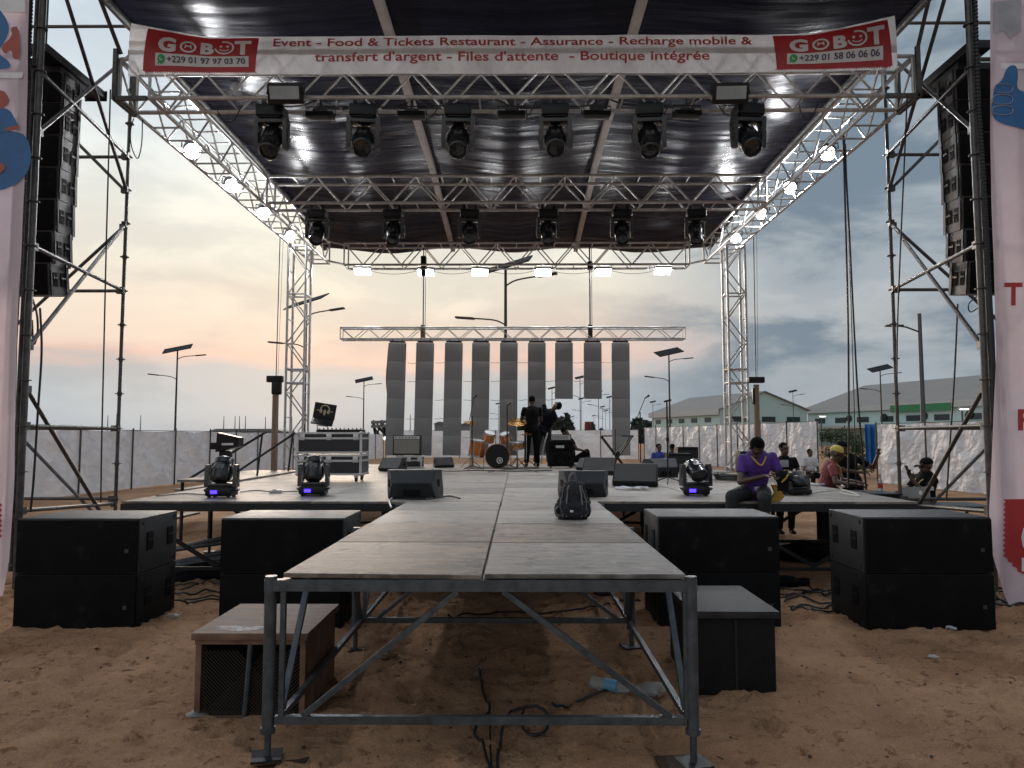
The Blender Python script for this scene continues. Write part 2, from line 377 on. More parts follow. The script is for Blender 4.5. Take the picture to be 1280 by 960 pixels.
bk = t.n('ShaderNodeMapRange', i={0: sp.outputs[1], 1: -.5, 2: .35, 3: .95, 4: 1.})
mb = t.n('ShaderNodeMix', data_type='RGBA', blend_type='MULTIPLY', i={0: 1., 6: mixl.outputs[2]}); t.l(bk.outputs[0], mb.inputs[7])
ns = t.n('ShaderNodeMix', data_type='RGBA', blend_type='ADD', i={0: .0025, 6: mb.outputs[2], 7: nish.outputs[0]})
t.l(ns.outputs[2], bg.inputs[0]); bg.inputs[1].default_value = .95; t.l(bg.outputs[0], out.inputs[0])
sl = bpy.data.lights.new('sun', 'SUN'); sl.energy = .9; sl.angle = R(12); sl.color = (1,.80,.62)
so = bpy.data.objects.new('sun', sl); COL.objects.link(so)
sd = V((math.sin(SUN_AZ)*math.cos(SUN_EL), math.cos(SUN_AZ)*math.cos(SUN_EL), math.sin(SUN_EL)))
so.rotation_euler = (-sd).to_track_quat('-Z', 'Y').to_euler(); so.location = (0, 0, 30)
SC.view_settings.view_transform = 'Standard'; SC.view_settings.look = 'None'; SC.view_settings.exposure = .25; SC.view_settings.gamma = 1
SC.cycles.max_bounces = 6; SC.cycles.use_denoising = True
# ------------------------------------------------------------------ stage
def strut_set(t, mname, pairs, name, w, h=None):
    for a, b_ in pairs: B(t).bar(a, b_, w, h).o(name, mname, t)
def jack_leg(t, x, y, ztop, m, r=.033):
    z0 = gz(x, y)
    l = B(t).cyl((x, y, .16), (x, y, ztop), r, n=14).o('leg', m, t)
    B(t).tube([(x, y, .145), (x, y, .175)], r*1.22, 14).o('collar', m, l)
    q = B(t); q.cyl((x, y, z0+.018), (x, y, .15), r*.58, n=10); q.o('jack', m, l)
    B(t).box((x, y, z0+.016), (.16, .16, .012), Euler((0, 0, .25))).o('base_plate', steel, l)
X0, X1, XS = -1.30, .93, -.19
t = thing('stage_runway', 'long catwalk of worn grey boards on a braced steel frame reaching towards the viewer', 'runway', (-.185, 6.4, 0))
rows = [4.15, 5.37, 6.5, 7.65, 8.735]
for k, (ya, yb) in enumerate(zip(rows, rows[1:])):
    for s, (xa, xb) in enumerate(((X0, XS), (XS, X1))):
        m = [plyb, plyb, ply, ply][k] if s == 0 else [plyg, plyb, ply, ply][k]
        dz = [.004, .0, .006, .002, .001, .005, .0, .003][k*2+s]
        q = B(t); q.bx(xa+.009, xb-.009, ya+.007, yb-.007, .972+dz, .997+dz, .002)
        if k == 0 and s == 0:
            for v in q.bm.verts:
                if v.co.x > xb-.25 and v.co.y < ya+.2: v.co.z -= .01
        q.o('deck_panel', m, t)
for fy in (4.16, 6.36, 8.52):
    B(t).bx(X0-.09, X1+.05, fy-.025, fy+.025, .905, .966).o('frame_rail', galv, t)
    B(t).bx(X0-.02, X1-.02, fy-.018, fy+.018, .195, .238).o('lower_rail', galv, t)
    strut_set(t, galv, [((-.33, fy, .905), (-1.17, fy, .235)), ((-.08, fy, .905), (.83, fy, .235))], 'diagonal_brace', .038, .03)
    for s, x in ((-1, X0), (1, X1)):
        jack_leg(t, x+s*.05-(.01 if s < 0 else .03), fy, .985, galv)
        B(t).bx(x-s*.012-.014, x-s*.012+.014, fy-.014, fy+.014, .22, .905).o('upright', galv, t)
for s, x in ((-1, X0-.005), (1, X1-.005)):
    for ya, yb in ((4.2, 6.33), (6.4, 8.5)):
        B(t).bx(x-.02, x+.02, ya, yb, .91, .955).o('side_rail', galv, t)
        B(t).bx(x-.016, x+.016, ya, yb, .20, .235).o('lower_rail', galv, t)
        strut_set(t, galv, [((x, ya+.03, .25), (x, ya+.55, .905)), ((x, yb-.03, .25), (x, yb-.55, .905))], 'diagonal_brace', .034, .03)
for fy in (5.37, 7.65): B(t).bx(X0+.01, X1-.01, fy-.025, fy+.025, .91, .96).o('cross_beam', galv, t)
B(t).bx(XS-.025, XS+.025, 4.22, 8.45, .912, .962).o('cross_beam', galv, t)
for s, x in ((-1, X0-.05), (1, X1+.02)):
    z = gz(x, 4.1); o = B((x, 4.13, z)).box((x-s*.06, 4.13, z+.004), (.26, .24, .03), Euler((0, 0, .12*s))).o('timber_pad', woodk)
    tag(o, 'scrap timber pad under the %s front foot of the runway' % ('left' if s < 0 else 'right'), 'timber pad', 'timber pads under the runway feet')

SX, SY0, SY1 = 4.65, 8.75, 20.5
t = thing('main_stage', 'wide low stage of grey plywood decks on a dark steel frame beyond the runway', 'stage', (0, 14.6, 0))
cols = [-SX, -2.42, XS, 2.24, SX]; nr = 10
ysr = [SY0+(SY1-SY0)*k/nr for k in range(nr+1)]
for k in range(nr):
    for c in range(4):
        dz = random.uniform(0, .004)
        B(t).bx(cols[c]+.004, cols[c+1]-.004, ysr[k]+.004, ysr[k+1]-.004, .972+dz, .996+dz).o('deck_panel', ply if (k*3+c) % 4 else plyg, t)
for k in range(0, nr+1, 2):
    y = min(max(ysr[k], SY0+.03), SY1-.03)
    B(t).bx(-SX, SX, y-.03, y+.03, .88, .968).o('frame_rail', steel, t)
    B(t).bx(-SX+.02, SX-.02, y-.02, y+.02, .2, .24).o('lower_rail', steel, t)
    for c in range(4):
        xa, xb = cols[c], cols[c+1]
        if k < 6:
            strut_set(t, steel, [((xa+.1, y+.025, .87), ((xa+xb)/2, y+.025, .25)), ((xb-.1, y+.028, .87), ((xa+xb)/2, y+.028, .25))], 'diagonal_brace', .04)
    for x in [-SX+.06]+cols[1:4]+[SX-.06]:
        jack_leg(t, x, y+.09, .87, steel, .035)
for x in [-SX+.02, XS, SX-.02]: B(t).bx(x-.025, x+.025, SY0+.06, SY1-.06, .885, .965).o('side_rail', steel, t)
# pile of spare tubes under the left wing
z = gz(-3.9, 9.7)
for k in range(9):
    a = V((-4.9+.09*(k % 5), 9.25+.13*k, z+.05+.07*(k//5)+.015*k)); b_ = a+V((2.1+random.uniform(-.2, .3), .25+random.uniform(-.2, .2), .32+.03*(k % 4)))
    o = B(a).cyl(a, b_, .024, n=10).o('scaffold_tube', galv); tag(o, 'loose steel scaffold tube in the pile under the left wing of the stage', 'scaffold tube', 'loose tubes piled under the stage')
# landing + stair at the left rear
t = thing('stage_stair', 'wooden landing and stair with two black sloping handrails at the left stage side', 'stair', (-5.3, 14.4, 0))
B(t).bx(-5.75, -4.68, 12.6, 16.2, .985, 1.03).o('landing', ply, t)
for s in range(4): B(t).bx(-5.98-.26*s, -5.75-.26*s, 13.0, 15.4, .80-.21*s, .84-.21*s).o('step', ply, t)
for x in (-5.7, -4.75):
    for y in (12.7, 16.1): B(t).cyl((x, y, -.02), (x, y, .985), .03, n=8).o('leg', steel, t)
for y in (13.9, 15.6):
    hr = B(t).tube([P(334, 539, y)+V((0, 0, 0)), V((-6.2, y, .92))] if y < 15 else [P(369, 541, y), V((-5.95, y, .96))], .024, 8).o('handrail', steel, t)
    a = P(328, 541, y) if y < 15 else P(366, 543, y)
    B(t).cyl(a, (a.x-.08, y, 1.03), .02, n=8).o('post', steel, hr)

# ------------------------------------------------------------------ trusses
def truss(name, label, a, b_, wv, hv, seg, r=.026, rb=.014, loc=None, m=alu, group=None, zig=(1, 3)):
    a, b_, wv, hv = V(a), V(b_), V(wv), V(hv); d = b_-a
    t = thing(name, label, 'truss', loc or tuple((a+b_)/2+wv/2), group=group)
    cs = [a, a+wv, a+wv+hv, a+hv]
    for c in cs: B(t).cyl(c, c+d, r, n=10).o('chord', m, t)
    n = max(2, round(d.length/seg))
    for i in range(4):
        p, q = cs[i], cs[(i+1) % 4]; flat = (i % 2 == 0)
        for k in range(n):
            s0, s1 = k/n, (k+1)/n; e = (k+(i > 1)) % 2
            u, v = (p, q) if e else (q, p)
            if i in zig: B(t).cyl(u+d*s0, v+d*s1, rb, n=6).o('brace', m, t)
            elif k: B(t).cyl(p+d*s0, q+d*s0, rb*.9, n=6).o('rung', m, t)
    for s in (0, 1):
        q = B(t)
        for i in range(4): q.cyl(cs[i]+d*s, cs[(i+1) % 4]+d*s, rb*1.25, n=6)
        q.o('end_frame', m, t)
    return t
ZB, ZT = 6.10, 6.60
truss('box_truss', 'front roof truss carrying the printed banner and the largest row of moving heads', (-5.12, 9.26, ZB), (5.06, 9.26, ZB), (0, .42, 0), (0, 0, .52), .47)
truss('box_truss', 'middle roof truss crossing below the black sheet, with the second row of moving heads', (-4.68, 13.57, ZB), (4.62, 13.57, ZB), (0, .46, 0), (0, 0, .51), .46, .029, .017)
truss('box_truss', 'rear roof truss with six white flood lamps hanging under it', (-4.4, 18.57, ZB), (4.35, 18.57, ZB), (0, .48, 0), (0, 0, .56), .5, .029, .016)
for s, nm in ((-1, 'left'), (1, 'right')):
    x = s*5.10 if s > 0 else -5.16
    tr = truss('box_truss', 'long side roof truss running away along the %s edge, hung with lit white lamps' % nm, (x, 9.26, ZB), (x, 18.45, ZB), (-s*.42, 0, 0), (0, 0, .52), .45, .027, .016)
    xi = x-s*.42
    for z in (ZB, ZT): B(tr).cyl((xi, 18.1, z), (xi-s*.45, 18.62, z), .026, n=8).o('corner_chord', alu, tr)
    q = B(tr)
    for a, b_ in (((x, 9.2, ZB-.05), (x, 9.2, ZT+.12)), ((x, 9.2, ZB-.03), (x-s*.42, 9.2, ZB-.03)), ((x, 9.2, ZB-.03), (x, 9.7, ZB-.03)), ((x, 9.7, ZB-.05), (x, 9.7, ZT+.08))): q.bar(a, b_, .05, .05)
    q.o('corner_sleeve', galv2, tr)
    c = truss('truss_column', 'upright lattice column holding the rear %s corner of the roof' % nm, (x-s*.01, 16.45, -.02), (x-s*.01, 16.45, ZB-.06), (-s*.40, 0, 0), (0, .40, 0), .56, .028, .015, loc=(x-s*.2, 16.65, 0), zig=(0, 2))
    q = B(c)
    for z in (.95, 2.95, 3.25, 4.95):
        for a, b_ in (((x-s*.01, 16.45), (x-s*.41, 16.45)), ((x-s*.41, 16.45), (x-s*.41, 16.85)), ((x-s*.41, 16.85), (x-s*.01, 16.85)), ((x-s*.01, 16.85), (x-s*.01, 16.45))): q.cyl((*a, z), (*b_, z), .02, n=8)
    q.o('cross_bar', alu, c)
    B(c).bx(x-s*.2-.35, x-s*.2+.35, 16.3, 17.0, -.03, .02).o('base_plate', steel, c)
# roof sheet
def rf(u, v):
    x = -5.2+10.4*u; y = 8.0+11.6*v
    bay = min(abs(x+1.72), abs(x-1.55), abs(abs(x)-5.2))
    sag = .15*min(1, bay/1.5)**1.3*min(1, .3+.7*abs(y-8)/2)
    wr = .022*(float(fbm(x*.7+3, y*3.4, 4))-.5)*2*min(1, bay*2+.2)
    return V((x, y, 7.24-sag+wr-.43*max(0, (y-14.5)/5.1)**1.4))
q = B((0, 13.5, 6.95)); q.grid(rf, 90, 200)
raft = mat('worn rafter bar', (.46,.43,.40), .55, .1, (.32,.29,.27), 6, bump=.15)
o = q.o('roof_sheet', tarp, norm=True, ang=80); tag(o, 'big black plastic roof sheet stretched over the whole stage', 'roof sheet')
md = o.modifiers.new('thick', 'SOLIDIFY'); md.thickness = .006
for x, nm in ((-1.72, 'left'), (1.55, 'right')):
    for y0, y1, za, zb_ in ((8.0, 14.5, 7.16, 7.16), (14.52, 19.6, 7.16, 6.74)):
        o = B((x, y0, za)).bar((x, y0, za), (x, y1, zb_), .11, .12).o('roof_rafter', raft)
        tag(o, '%s %s rafter bar under the black roof sheet' % ('front' if y0 < 10 else 'rear', nm), 'rafter', 'rafters under the roof sheet')
for x, nm in ((-5.16, 'left'), (5.12, 'right')):
    o = B((x, 13, 7.2)).tube([(x, 8.0, 7.22), (x, 14.5, 7.2), (x, 17, 7.05), (x, 19.6, 6.78)], .06, 10).o('roof_edge_tube', galv2); tag(o, 'thick tube along the %s edge of the black roof sheet' % nm, 'edge tube', 'tubes along the roof edges')

# ------------------------------------------------------------------ scaffold towers
def tower(s, nm):
    p1 = V((-5.40 if s < 0 else 5.08, 8.1, 0)); p2 = V((-5.74 if s < 0 else 5.42, 10.67, 0)); p3 = p1+V((s*2.07, 0, 0)); p4 = p2+V((s*2.07, 0, 0))
    t = thing('scaffold_tower', 'tall scaffold tower of braced steel tubes holding the %s loudspeaker column' % nm, 'scaffold', tuple((p1+p4)/2))
    H = 9.0
    for p in (p1, p2, p3, p4):
        z0 = gz(p.x, p.y)
        po = B(t).cyl((p.x, p.y, .12), (p.x, p.y, H), .0245 if p is not p1 else .036, n=12).o('standard', galv2, t)
        if p is p1: B(t).cyl((p.x+s*.085, p.y+.03, .3), (p.x+s*.085, p.y+.03, H), .0245, n=10).o('standard', galv2, t)
        B(t).cyl((p.x, p.y, z0), (p.x, p.y, .15), .018, n=8).o('jack', galv2, po)
        B(t).box((p.x, p.y, z0+.01), (.15, .15, .01)).o('base_plate', galv2, po)
        z = .37
        while z < H:
            q = B(t); q.cyl((p.x, p.y, z-.005), (p.x, p.y, z+.005), .062, n=12); q.cyl((p.x, p.y, z-.03), (p.x, p.y, z+.03), .032, n=10); q.o('rosette', galv2, po); z += .5
    def tb(n, a, b_):
        a, b_ = V(a), V(b_); q = B(t); q.cyl(a, b_, .0242, n=10); d = (b_-a).normalized()
        for e, sg in ((a, 1), (b_, -1)): q.box(e+d*.05*sg, (.09, .06, .085), Euler((0, 0, math.atan2(d.y, d.x))))
        q.o(n, galv2, t)
    P_ = lambda p, z: (p.x, p.y, z)
    for z in (.87, 1.87, 3.87, 5.87, 7.87):
        if z > .9: tb('ledger', P_(p1, z), P_(p2, z))
        tb('ledger', P_(p3, z), P_(p4, z))
        tb('ledger', P_(p2, z), P_(p4, z))
        if z > 5: tb('ledger', P_(p1, z+.1), P_(p3, z+.1))
    tb('ledger', P_(p1, .87), P_(p3, .87)); tb('ledger', P_(p1, .95), P_(p2, .80))
    for a, b_ in ((P_(p1, 7.5), P_(p2, 5.33)), (P_(p1, 5.15), P_(p2, 7.45)), (P_(p2, 4.87), P_(p1, 2.72)), (P_(p1, 2.3), P_(p2, .35)),
                  (P_(p2, 5.33), P_(p4, 7.37)), (P_(p2, 4.85), P_(p4, 2.87)), (P_(p2, .37), P_(p4, 2.4))): tb('diagonal_brace', a, b_)
    tb('diagonal_brace', P_(p3, 2.3), P_(p4, .4)); tb('diagonal_brace', P_(p3, 4.3), P_(p4, 2.4)); tb('diagonal_brace', P_(p3, 7.5), P_(p4, 5.4))
    return p1, p2, p3, p4
TL = tower(-1, 'left'); TR = tower(1, 'right')
for s, nm in ((-1, 'left'), (1, 'right')):
    p1, p2 = (TL if s < 0 else TR)[:2]
    a = V((s*5.12, 9.25, 6.68)); b_ = V((p1.x, p1.y+.02, 8.3))
    o = B(a).cyl(a, b_, .026, n=8).o('tie_tube', galv2); tag(o, 'slanting tube tying the front %s roof corner to the scaffold' % nm, 'tie tube', 'tubes tying the roof to the towers')

# ------------------------------------------------------------------ line arrays
def line_array(s, nm):
    xi = -5.66 if s < 0 else 5.40; yf = 8.95; W = 1.0; n = 7; h = .405
    xo = xi+s*W; z = 3.45; yaw = 0
    for k in range(n):
        th = R([-9, -6, -4, -2, -1, 0, 0][k])      # lower boxes tip towards the crowd
        zc = z+h/2; yc = yf-[.10, .055, .03, .012, .004, 0, 0][k]
        t = thing('line_array_speaker', '%s black box in the %s hanging loudspeaker column' % (['lowest, most tilted', 'second from bottom', 'third from bottom', 'middle', 'third from top', 'second from top', 'topmost'][k], nm), 'loudspeaker', ((xi+xo)/2, yc, zc), group='boxes of the %s hanging loudspeaker column' % nm)
        t.rotation_euler = (-th, 0, 0)
        hw = W/2; sx = -s     # sx points to the inner side
        poly = [(-hw, -.02), (hw, -.02), (hw, .34), (hw*.72, .58), (-hw*.72, .58), (-hw, .34)]
        q = B(); q.prism(poly, h-.014, Matrix.Translation((0, 0, -h/2+.007))); q.o('cabinet', boxg, t)
        B().box((0, -.035, 0), (W-.03, .03, h-.04), None, .006).o('grille', grille, t)
        for yy in (.10, .25):
            ip = B().box((sx*(hw+.004), yy, .0), (.012, .085, .17)).o('handle_recess', grille, t)
            B().box((sx*(hw+.012), yy, .02), (.012, .09, .02)).o('grip', blk, ip)
        B().box((sx*(hw+.012), .33, 0), (.016, .05, h-.005)).o('rigging_bar', steel, t)
        B().box((sx*(hw+.012), .01, 0), (.016, .03, h-.005)).o('rigging_bar', steel, t)
        z += h
    t = thing('array_rigging_frame', 'dark steel bumper beam above the %s hanging loudspeaker column' % nm, 'rigging frame', ((xi+xo)/2, 9.2, z+.06))
    B(t).bx(min(xi, xo)+.05, max(xi, xo)-.05, 8.95, 9.5, z+.01, z+.09).o('plate', steel, t)
    x = xi+s*.14
    B(t).bx(x-.13, x+.13, 8.62, 9.88, z+.10, z+.20, .004).o('beam', steel, t)
    B(t).bx(x-.15, x+.15, 9.885, 9.90, z+.07, z+.21).o('end_plate', steel, t)
    for y in (8.9, 9.4): B(t).cyl((x+s*.4, y, z+.05), (x+s*.4, y, 8.6), .012, n=6).o('chain', steel, t)
boxg = mat('weathered dark grey cabinet paint', (.088,.081,.079), .6, 0, (.055,.051,.050), 6, bump=.2, bscale=120)
line_array(-1, 'left'); line_array(1, 'right')
# ------------------------------------------------------------------ front banner
def bn_edges(px):
    zb = 6.36; zt = 6.86
    if px < 262: zt += .19*((262-px)/100)**1.1
    if px > 1010: zt += .24*((px-1010)/110)**1.1
    if px < 175: zb -= .02
    if px > 900: zb += .03*(px-900)/220
    return zb, zt
def bnz(px, s, lift=0.):
    zb, zt = bn_edges(px); p = P(px, 70, 9.16); z = zb+(zt-zb)*s
    y = 9.16 + .020*(float(fbm(p.x*1.3+9, z*2.2, 3))-.5)*2 - .03*math.sin(s*PI) - lift
    return V((p.x, y, z))
t = thing('event_banner', 'long white banner with red lettering stretched along the front roof truss', 'banner', (0, 9.16, 6.36))
B(t).grid(lambda u, v: bnz(162+958*u, v), 200, 12).o('banner_sheet', vinyl, t, ang=80)
def bside(s):
    px = 162 if s < 0 else 1120
    return lambda u, v: bnz(px, v)+V((s*.16*u+(.0), .30*u, -.06*u*(1-v)))
q = B(t); q.grid(bside(-1), 4, 6); q.o('banner_return', vinyl, t, ang=80)
q = B(t); q.grid(bside(1), 4, 6); q.o('banner_return', vinyl, t, ang=80)
def ptext(txt, x0, x1, s0, s1, m, lift, bold=.012, name='lettering', cap=.70, surf=bnz, par=None):
    vs, fs, a, b_ = text_geo(txt, bold)
    # one part per word: vertices split at the widest gaps
    W = txt.split(); X = sorted((min(vs[k].x for k in f), max(vs[k].x for k in f)) for f in fs); gaps = []; e = X[0][1]
    for l, r in X[1:]:
        if l > e: gaps.append((l-e, (l+e)/2))
        e = max(e, r)
    cuts = sorted(c for g, c in sorted(gaps)[::-1][:len(W)-1])
    for n in range(len(W)):
        lo = cuts[n-1] if n else -1e9; hi = cuts[n] if n < len(cuts) else 1e9
        ff = [f for f in fs if lo < vs[f[0]].x <= hi]
        if not ff: continue
        ix = {}; 
        for f in ff:
            for k in f: ix.setdefault(k, len(ix))
        q = B(par); q.raw([surf(x0+(vs[k].x-a)/(b_-a)*(x1-x0), s0+vs[k].y/cap*(s1-s0), lift) for k in ix], [[ix[k] for k in f] for f in ff]); q.o(name, m, par, norm=False)
def ppoly(pts, m, lift, name, surf=bnz, par=None):
    q = B(par); q.raw([surf(x, s, lift) for x, s in pts], [list(range(len(pts)))]); return q.o(name, m, par, norm=False)
def pgrid(x0, x1, s0, s1, m, lift, name, surf=bnz, par=None, skew=0, nu=24):
    q = B(par); q.grid(lambda u, v: surf(x0+(x1-x0)*u+skew*(v-.5), s0+(s1-s0)*v, lift), nu, 6); return q.o(name, m, par, ang=80, norm=False)
ptext('Event - Food & Tickets Restaurant - Assurance - Recharge mobile &', 342, 940, .71, .93, redt, .012, .016, par=t)
ptext("transfert d'argent - Files d'attente  - Boutique int\u00e9gr\u00e9e", 394, 886, .31, .54, redt, .012, .016, par=t)
def ell(cx, cy, rx, ry, n=28): return [(cx+rx*math.cos(2*PI*k/n), cy+ry*math.sin(2*PI*k/n)) for k in range(n)]
def ring(cx, cy, rx, ry, wx, wy, m, lift, name, surf=bnz, par=None, a0=0, a1=2*PI, n=28):
    q = B(par); vs = []; fs = []
    for k in range(n+1):
        a = a0+(a1-a0)*k/n
        vs += [surf(cx+rx*math.cos(a), cy+ry*math.sin(a), lift), surf(cx+(rx-wx)*math.cos(a), cy+(ry-wy)*math.sin(a), lift)]
    for k in range(n): fs.append([2*k, 2*k+1, 2*k+3, 2*k+2])
    q.raw(vs, fs); return q.o(name, m, par, norm=False)
for x0, x1, num in ((182, 322, '+229 01 97 97 03 70'), (968, 1112, '+229 01 58 06 06 06')):
    blk_ = pgrid(x0, x1, .06, .95, redv, .010, 'red_block', par=t, skew=4 if x0 < 500 else -4)
    W = x1-x0
    n_ = 46; q = B(t); vs = []; fs = []       # torn stamp edge
    for k in range(n_):
        xa = x0+W*k/n_; vs += [bnz(xa, .06, .010), bnz(xa+W/n_*.5, .02, .010), bnz(xa+W/n_, .06, .010)]; fs.append([3*k, 3*k+1, 3*k+2])
    q.raw(vs, fs); q.o('stamp_edge', redv, t, norm=False)
    f = lambda k: x0+W*k
    ptext('G', f(.12), f(.28), .50, .80, whtp, .020, .05, 'logo_letter', par=t)
    ptext('B', f(.50), f(.62), .50, .78, whtp, .020, .05, 'logo_letter', par=t)
    ptext('T', f(.80), f(.95), .50, .84, whtp, .020, .05, 'logo_letter', par=t)
    ring(f(.39), .635, W*.075, .15, W*.020, .045, whtp, .020, 'logo_ring', par=t)
    ring(f(.39), .60, W*.035, .07, W*.014, .03, whtp, .020, 'logo_ring', par=t, a0=0, a1=PI)
    ring(f(.71), .67, W*.088, .18, W*.016, .038, whtp, .020, 'logo_ring', par=t, a0=PI*1.05, a1=PI*2.6)
    ring(f(.71), .66, W*.052, .085, W*.010, .024, whtp, .020, 'logo_smile', par=t, a0=PI*1.15, a1=PI*1.85)
    for dx in (-.03, .03): ppoly(ell(f(.71+dx), .70, W*.014, .03, 12), whtp, .020, 'logo_eye', par=t)
    for dx in (-.022, .022): ppoly(ell(f(.39+dx), .67, W*.010, .022, 12), whtp, .020, 'logo_eye', par=t)
    st = pgrid(f(.10), f(.93), .17, .44, whtp, .017, 'number_strip', par=t, nu=16)
    ppoly(ell(f(.155), .31, W*.034, .105, 20), grnp, .023, 'phone_bubble', par=t)
    ppoly([(f(.118), .19), (f(.150), .25), (f(.132), .30)], grnp, .023, 'phone_bubble_tail', par=t)
    ring(f(.157), .33, W*.018, .055, W*.008, .025, whtp, .028, 'phone_handset', par=t, a0=PI*.95, a1=PI*1.75, n=10)
    ptext(num, f(.205), f(.90), .245, .385, navy, .024, .012, 'phone_number', par=t)

# ------------------------------------------------------------------ side banners
def side_banner(s, nm):
    p1 = (TL if s < 0 else TR)[0]; yb = 7.94
    xi = p1.x+s*(.02 if s > 0 else .06)
    def sf(px, py, lift=0.):
        p = P(px, py, yb)
        y = yb+.02*(float(fbm(p.x*1.1+4*s, p.z*.8, 3))-.5)*2-lift
        return V((p.x, y, p.z))
    t = thing('tower_banner', ('tall white and pink banner with a blue and red figure on the left scaffold tower' if s < 0 else 'tall pink banner with a blue thumbs-up hand on the right scaffold tower'), 'banner', (xi+s, yb, .2))
    # inner edge follows the photograph's gentle lean
    ed = [(-40, 40), (0, 37), (250, 30), (440, 21), (600, 18), (700, 12), (745, 4)] if s < 0 else [(-40, 1236), (0, 1237), (250, 1239), (440, 1246), (560, 1240), (640, 1236), (690, 1240), (745, 1256), (757, 1262)]
    def edge(py):
        for (a, x), (b_, x2) in zip(ed, ed[1:]):
            if a <= py <= b_: return x+(x2-x)*(py-a)/(b_-a)
        return ed[-1][1]
    pyb = 745 if s < 0 else 757
    def g(u, v):
        py = -40+(pyb+40)*v; e = edge(py); wx = 2.05/7.94*930
        return sf(e+s*wx*u, py)
    q = B(t); q.grid(g, 40, 90); q.o('banner_sheet', vinylp, t, ang=80)
    pl = lambda pts, m, l, n: ppoly(pts, m, l, n, surf=sf, par=t)
    def blob(pts, m, l, n, it=2):
        for _ in range(it):
            r = []
            for a, b_ in zip(pts, pts[1:]+pts[:1]): r += [(a[0]*.75+b_[0]*.25, a[1]*.75+b_[1]*.25), (a[0]*.25+b_[0]*.75, a[1]*.25+b_[1]*.75)]
            pts = r
        return pl(pts, m, l, n)
    if s < 0:
        pl([(-60, -38), (33, -38), (33, 16), (-60, 16)], whtp, .012, 'white_panel')
        blob([(-60, 5), (-6, 5), (10, 24), (14, 40), (4, 60), (-4, 66), (14, 78), (14, 88), (-60, 88)], bluep, .014, 'blue_letter')
        blob([(2, 60), (18, 46), (14, 36), (26, 34), (27, 74), (18, 76), (16, 62), (8, 70)], redp2, .018, 'red_letter', 1)
        pl([(-60, 91), (30, 91), (28, 98), (-60, 98)], whtp, .012, 'white_bar')
        blob([(-30, 112), (4, 112), (12, 122), (12, 130), (2, 138), (-30, 140)], redp2, .016, 'red_cap')
        blob([(-30, 140), (10, 132), (22, 154), (24, 160), (8, 166), (-30, 168)], bluep, .016, 'blue_figure')
        blob([(6, 160), (24, 157), (26, 160), (10, 166)], redp2, .02, 'red_trim', 1)
        blob([(-40, 168), (24, 162), (38, 178), (40, 205), (30, 225), (4, 240), (-40, 242)], bluep, .014, 'blue_figure')
        blob([(-6, 205), (4, 204), (9, 210), (2, 218), (-8, 217)], redp2, .02, 'red_trim', 1)
        q = B(t); zz_ = [(-40, 628)]+[(4 if k % 2 else 0, 628+3.2*k) for k in range(15)]+[(-40, 676)]
        pl(zz_, redv, .012, 'red_stamp')
    else:
        pl([(1240, 4), (1275, 0), (1275, 40), (1262, 50), (1253, 38), (1241, 44)], greyp, .012, 'grey_letter')
        pl([(1250, 80), (1300, 80), (1300, 87), (1250, 87)], whtp, .012, 'white_bar')
        th = [(1242, 108), (1252, 101), (1256, 88), (1262, 82), (1270, 83), (1272, 96), (1270, 112), (1283, 116), (1310, 124), (1345, 130), (1345, 166), (1300, 166), (1262, 158), (1244, 152), (1238, 140), (1240, 122)]
        blob(th, bluep, .014, 'blue_thumb_hand')
        for k, (a, b_) in enumerate(((106, 117), (119, 131), (133, 144))):
            q = B(t); pts = [(1243+k*-.5, a), (1262, a), (1266, (a+b_)/2), (1262, b_), (1243-k*.5, b_), (1239-k*.5, (a+b_)/2)]
            for _ in range(2):
                r = []
                for c, d in zip(pts, pts[1:]+pts[:1]): r += [(c[0]*.75+d[0]*.25, c[1]*.75+d[1]*.25), (c[0]*.25+d[0]*.75, c[1]*.25+d[1]*.75)]
                pts = r
            q.tube([sf(x, y, .018) for x, y in pts+pts[:1]], .004, 4, False); q.o('finger_outline', greyp, t)
        ptext('T', 1254.5, 1277, 381, 354, redt, .012, .03, surf=sf, par=t)
        ptext('P', 1271, 1291, 537, 512, redt, .012, .03, surf=sf, par=t)
        zz_ = [(1390, 622)]+[(1253+1.4*(k % 2)*2+(0 if k < 22 else (k-22)*3.0), 624+3.2*k) for k in range(30)]+[(1310, 728), (1390, 728)]
        pl(zz_, redv, .012, 'red_stamp')
        ptext('G', 1275, 1303, 690, 652, whtp, .018, .05, surf=sf, par=t)
        pl([(1276, 697), (1375, 697), (1375, 714), (1276, 714)], whtp, .017, 'number_strip')
    # ribbed strip beside the inner edge
    pts = [(39, -20), (34, 120), (28, 250), (22, 360), (18, 430), (16, 515)] if s < 0 else [(1218, -20), (1222, 120), (1231, 250), (1236, 360), (1240, 430), (1243, 512)]
    l = [P(x, y, 8.0) for x, y in pts]
    o = thing('ribbed_conduit', 'black ribbed conduit hanging down beside the inner edge of the %s tower banner' % nm, 'conduit', l[-1])
    q = B(o); q.tube(l, .018, 8); q.o('hose', rubber, o)
    q = B(o); N = 150
    for k in range(N):
        f = k/(N-1)*(len(l)-1); i = min(int(f), len(l)-2); p = l[i].lerp(l[i+1], f-i); d = (l[i+1]-l[i]).normalized(); q.cyl(p-d*.011, p+d*.011, .028, n=8)
    q.o('ribs', steel, o)
side_banner(-1, 'left'); side_banner(1, 'right')

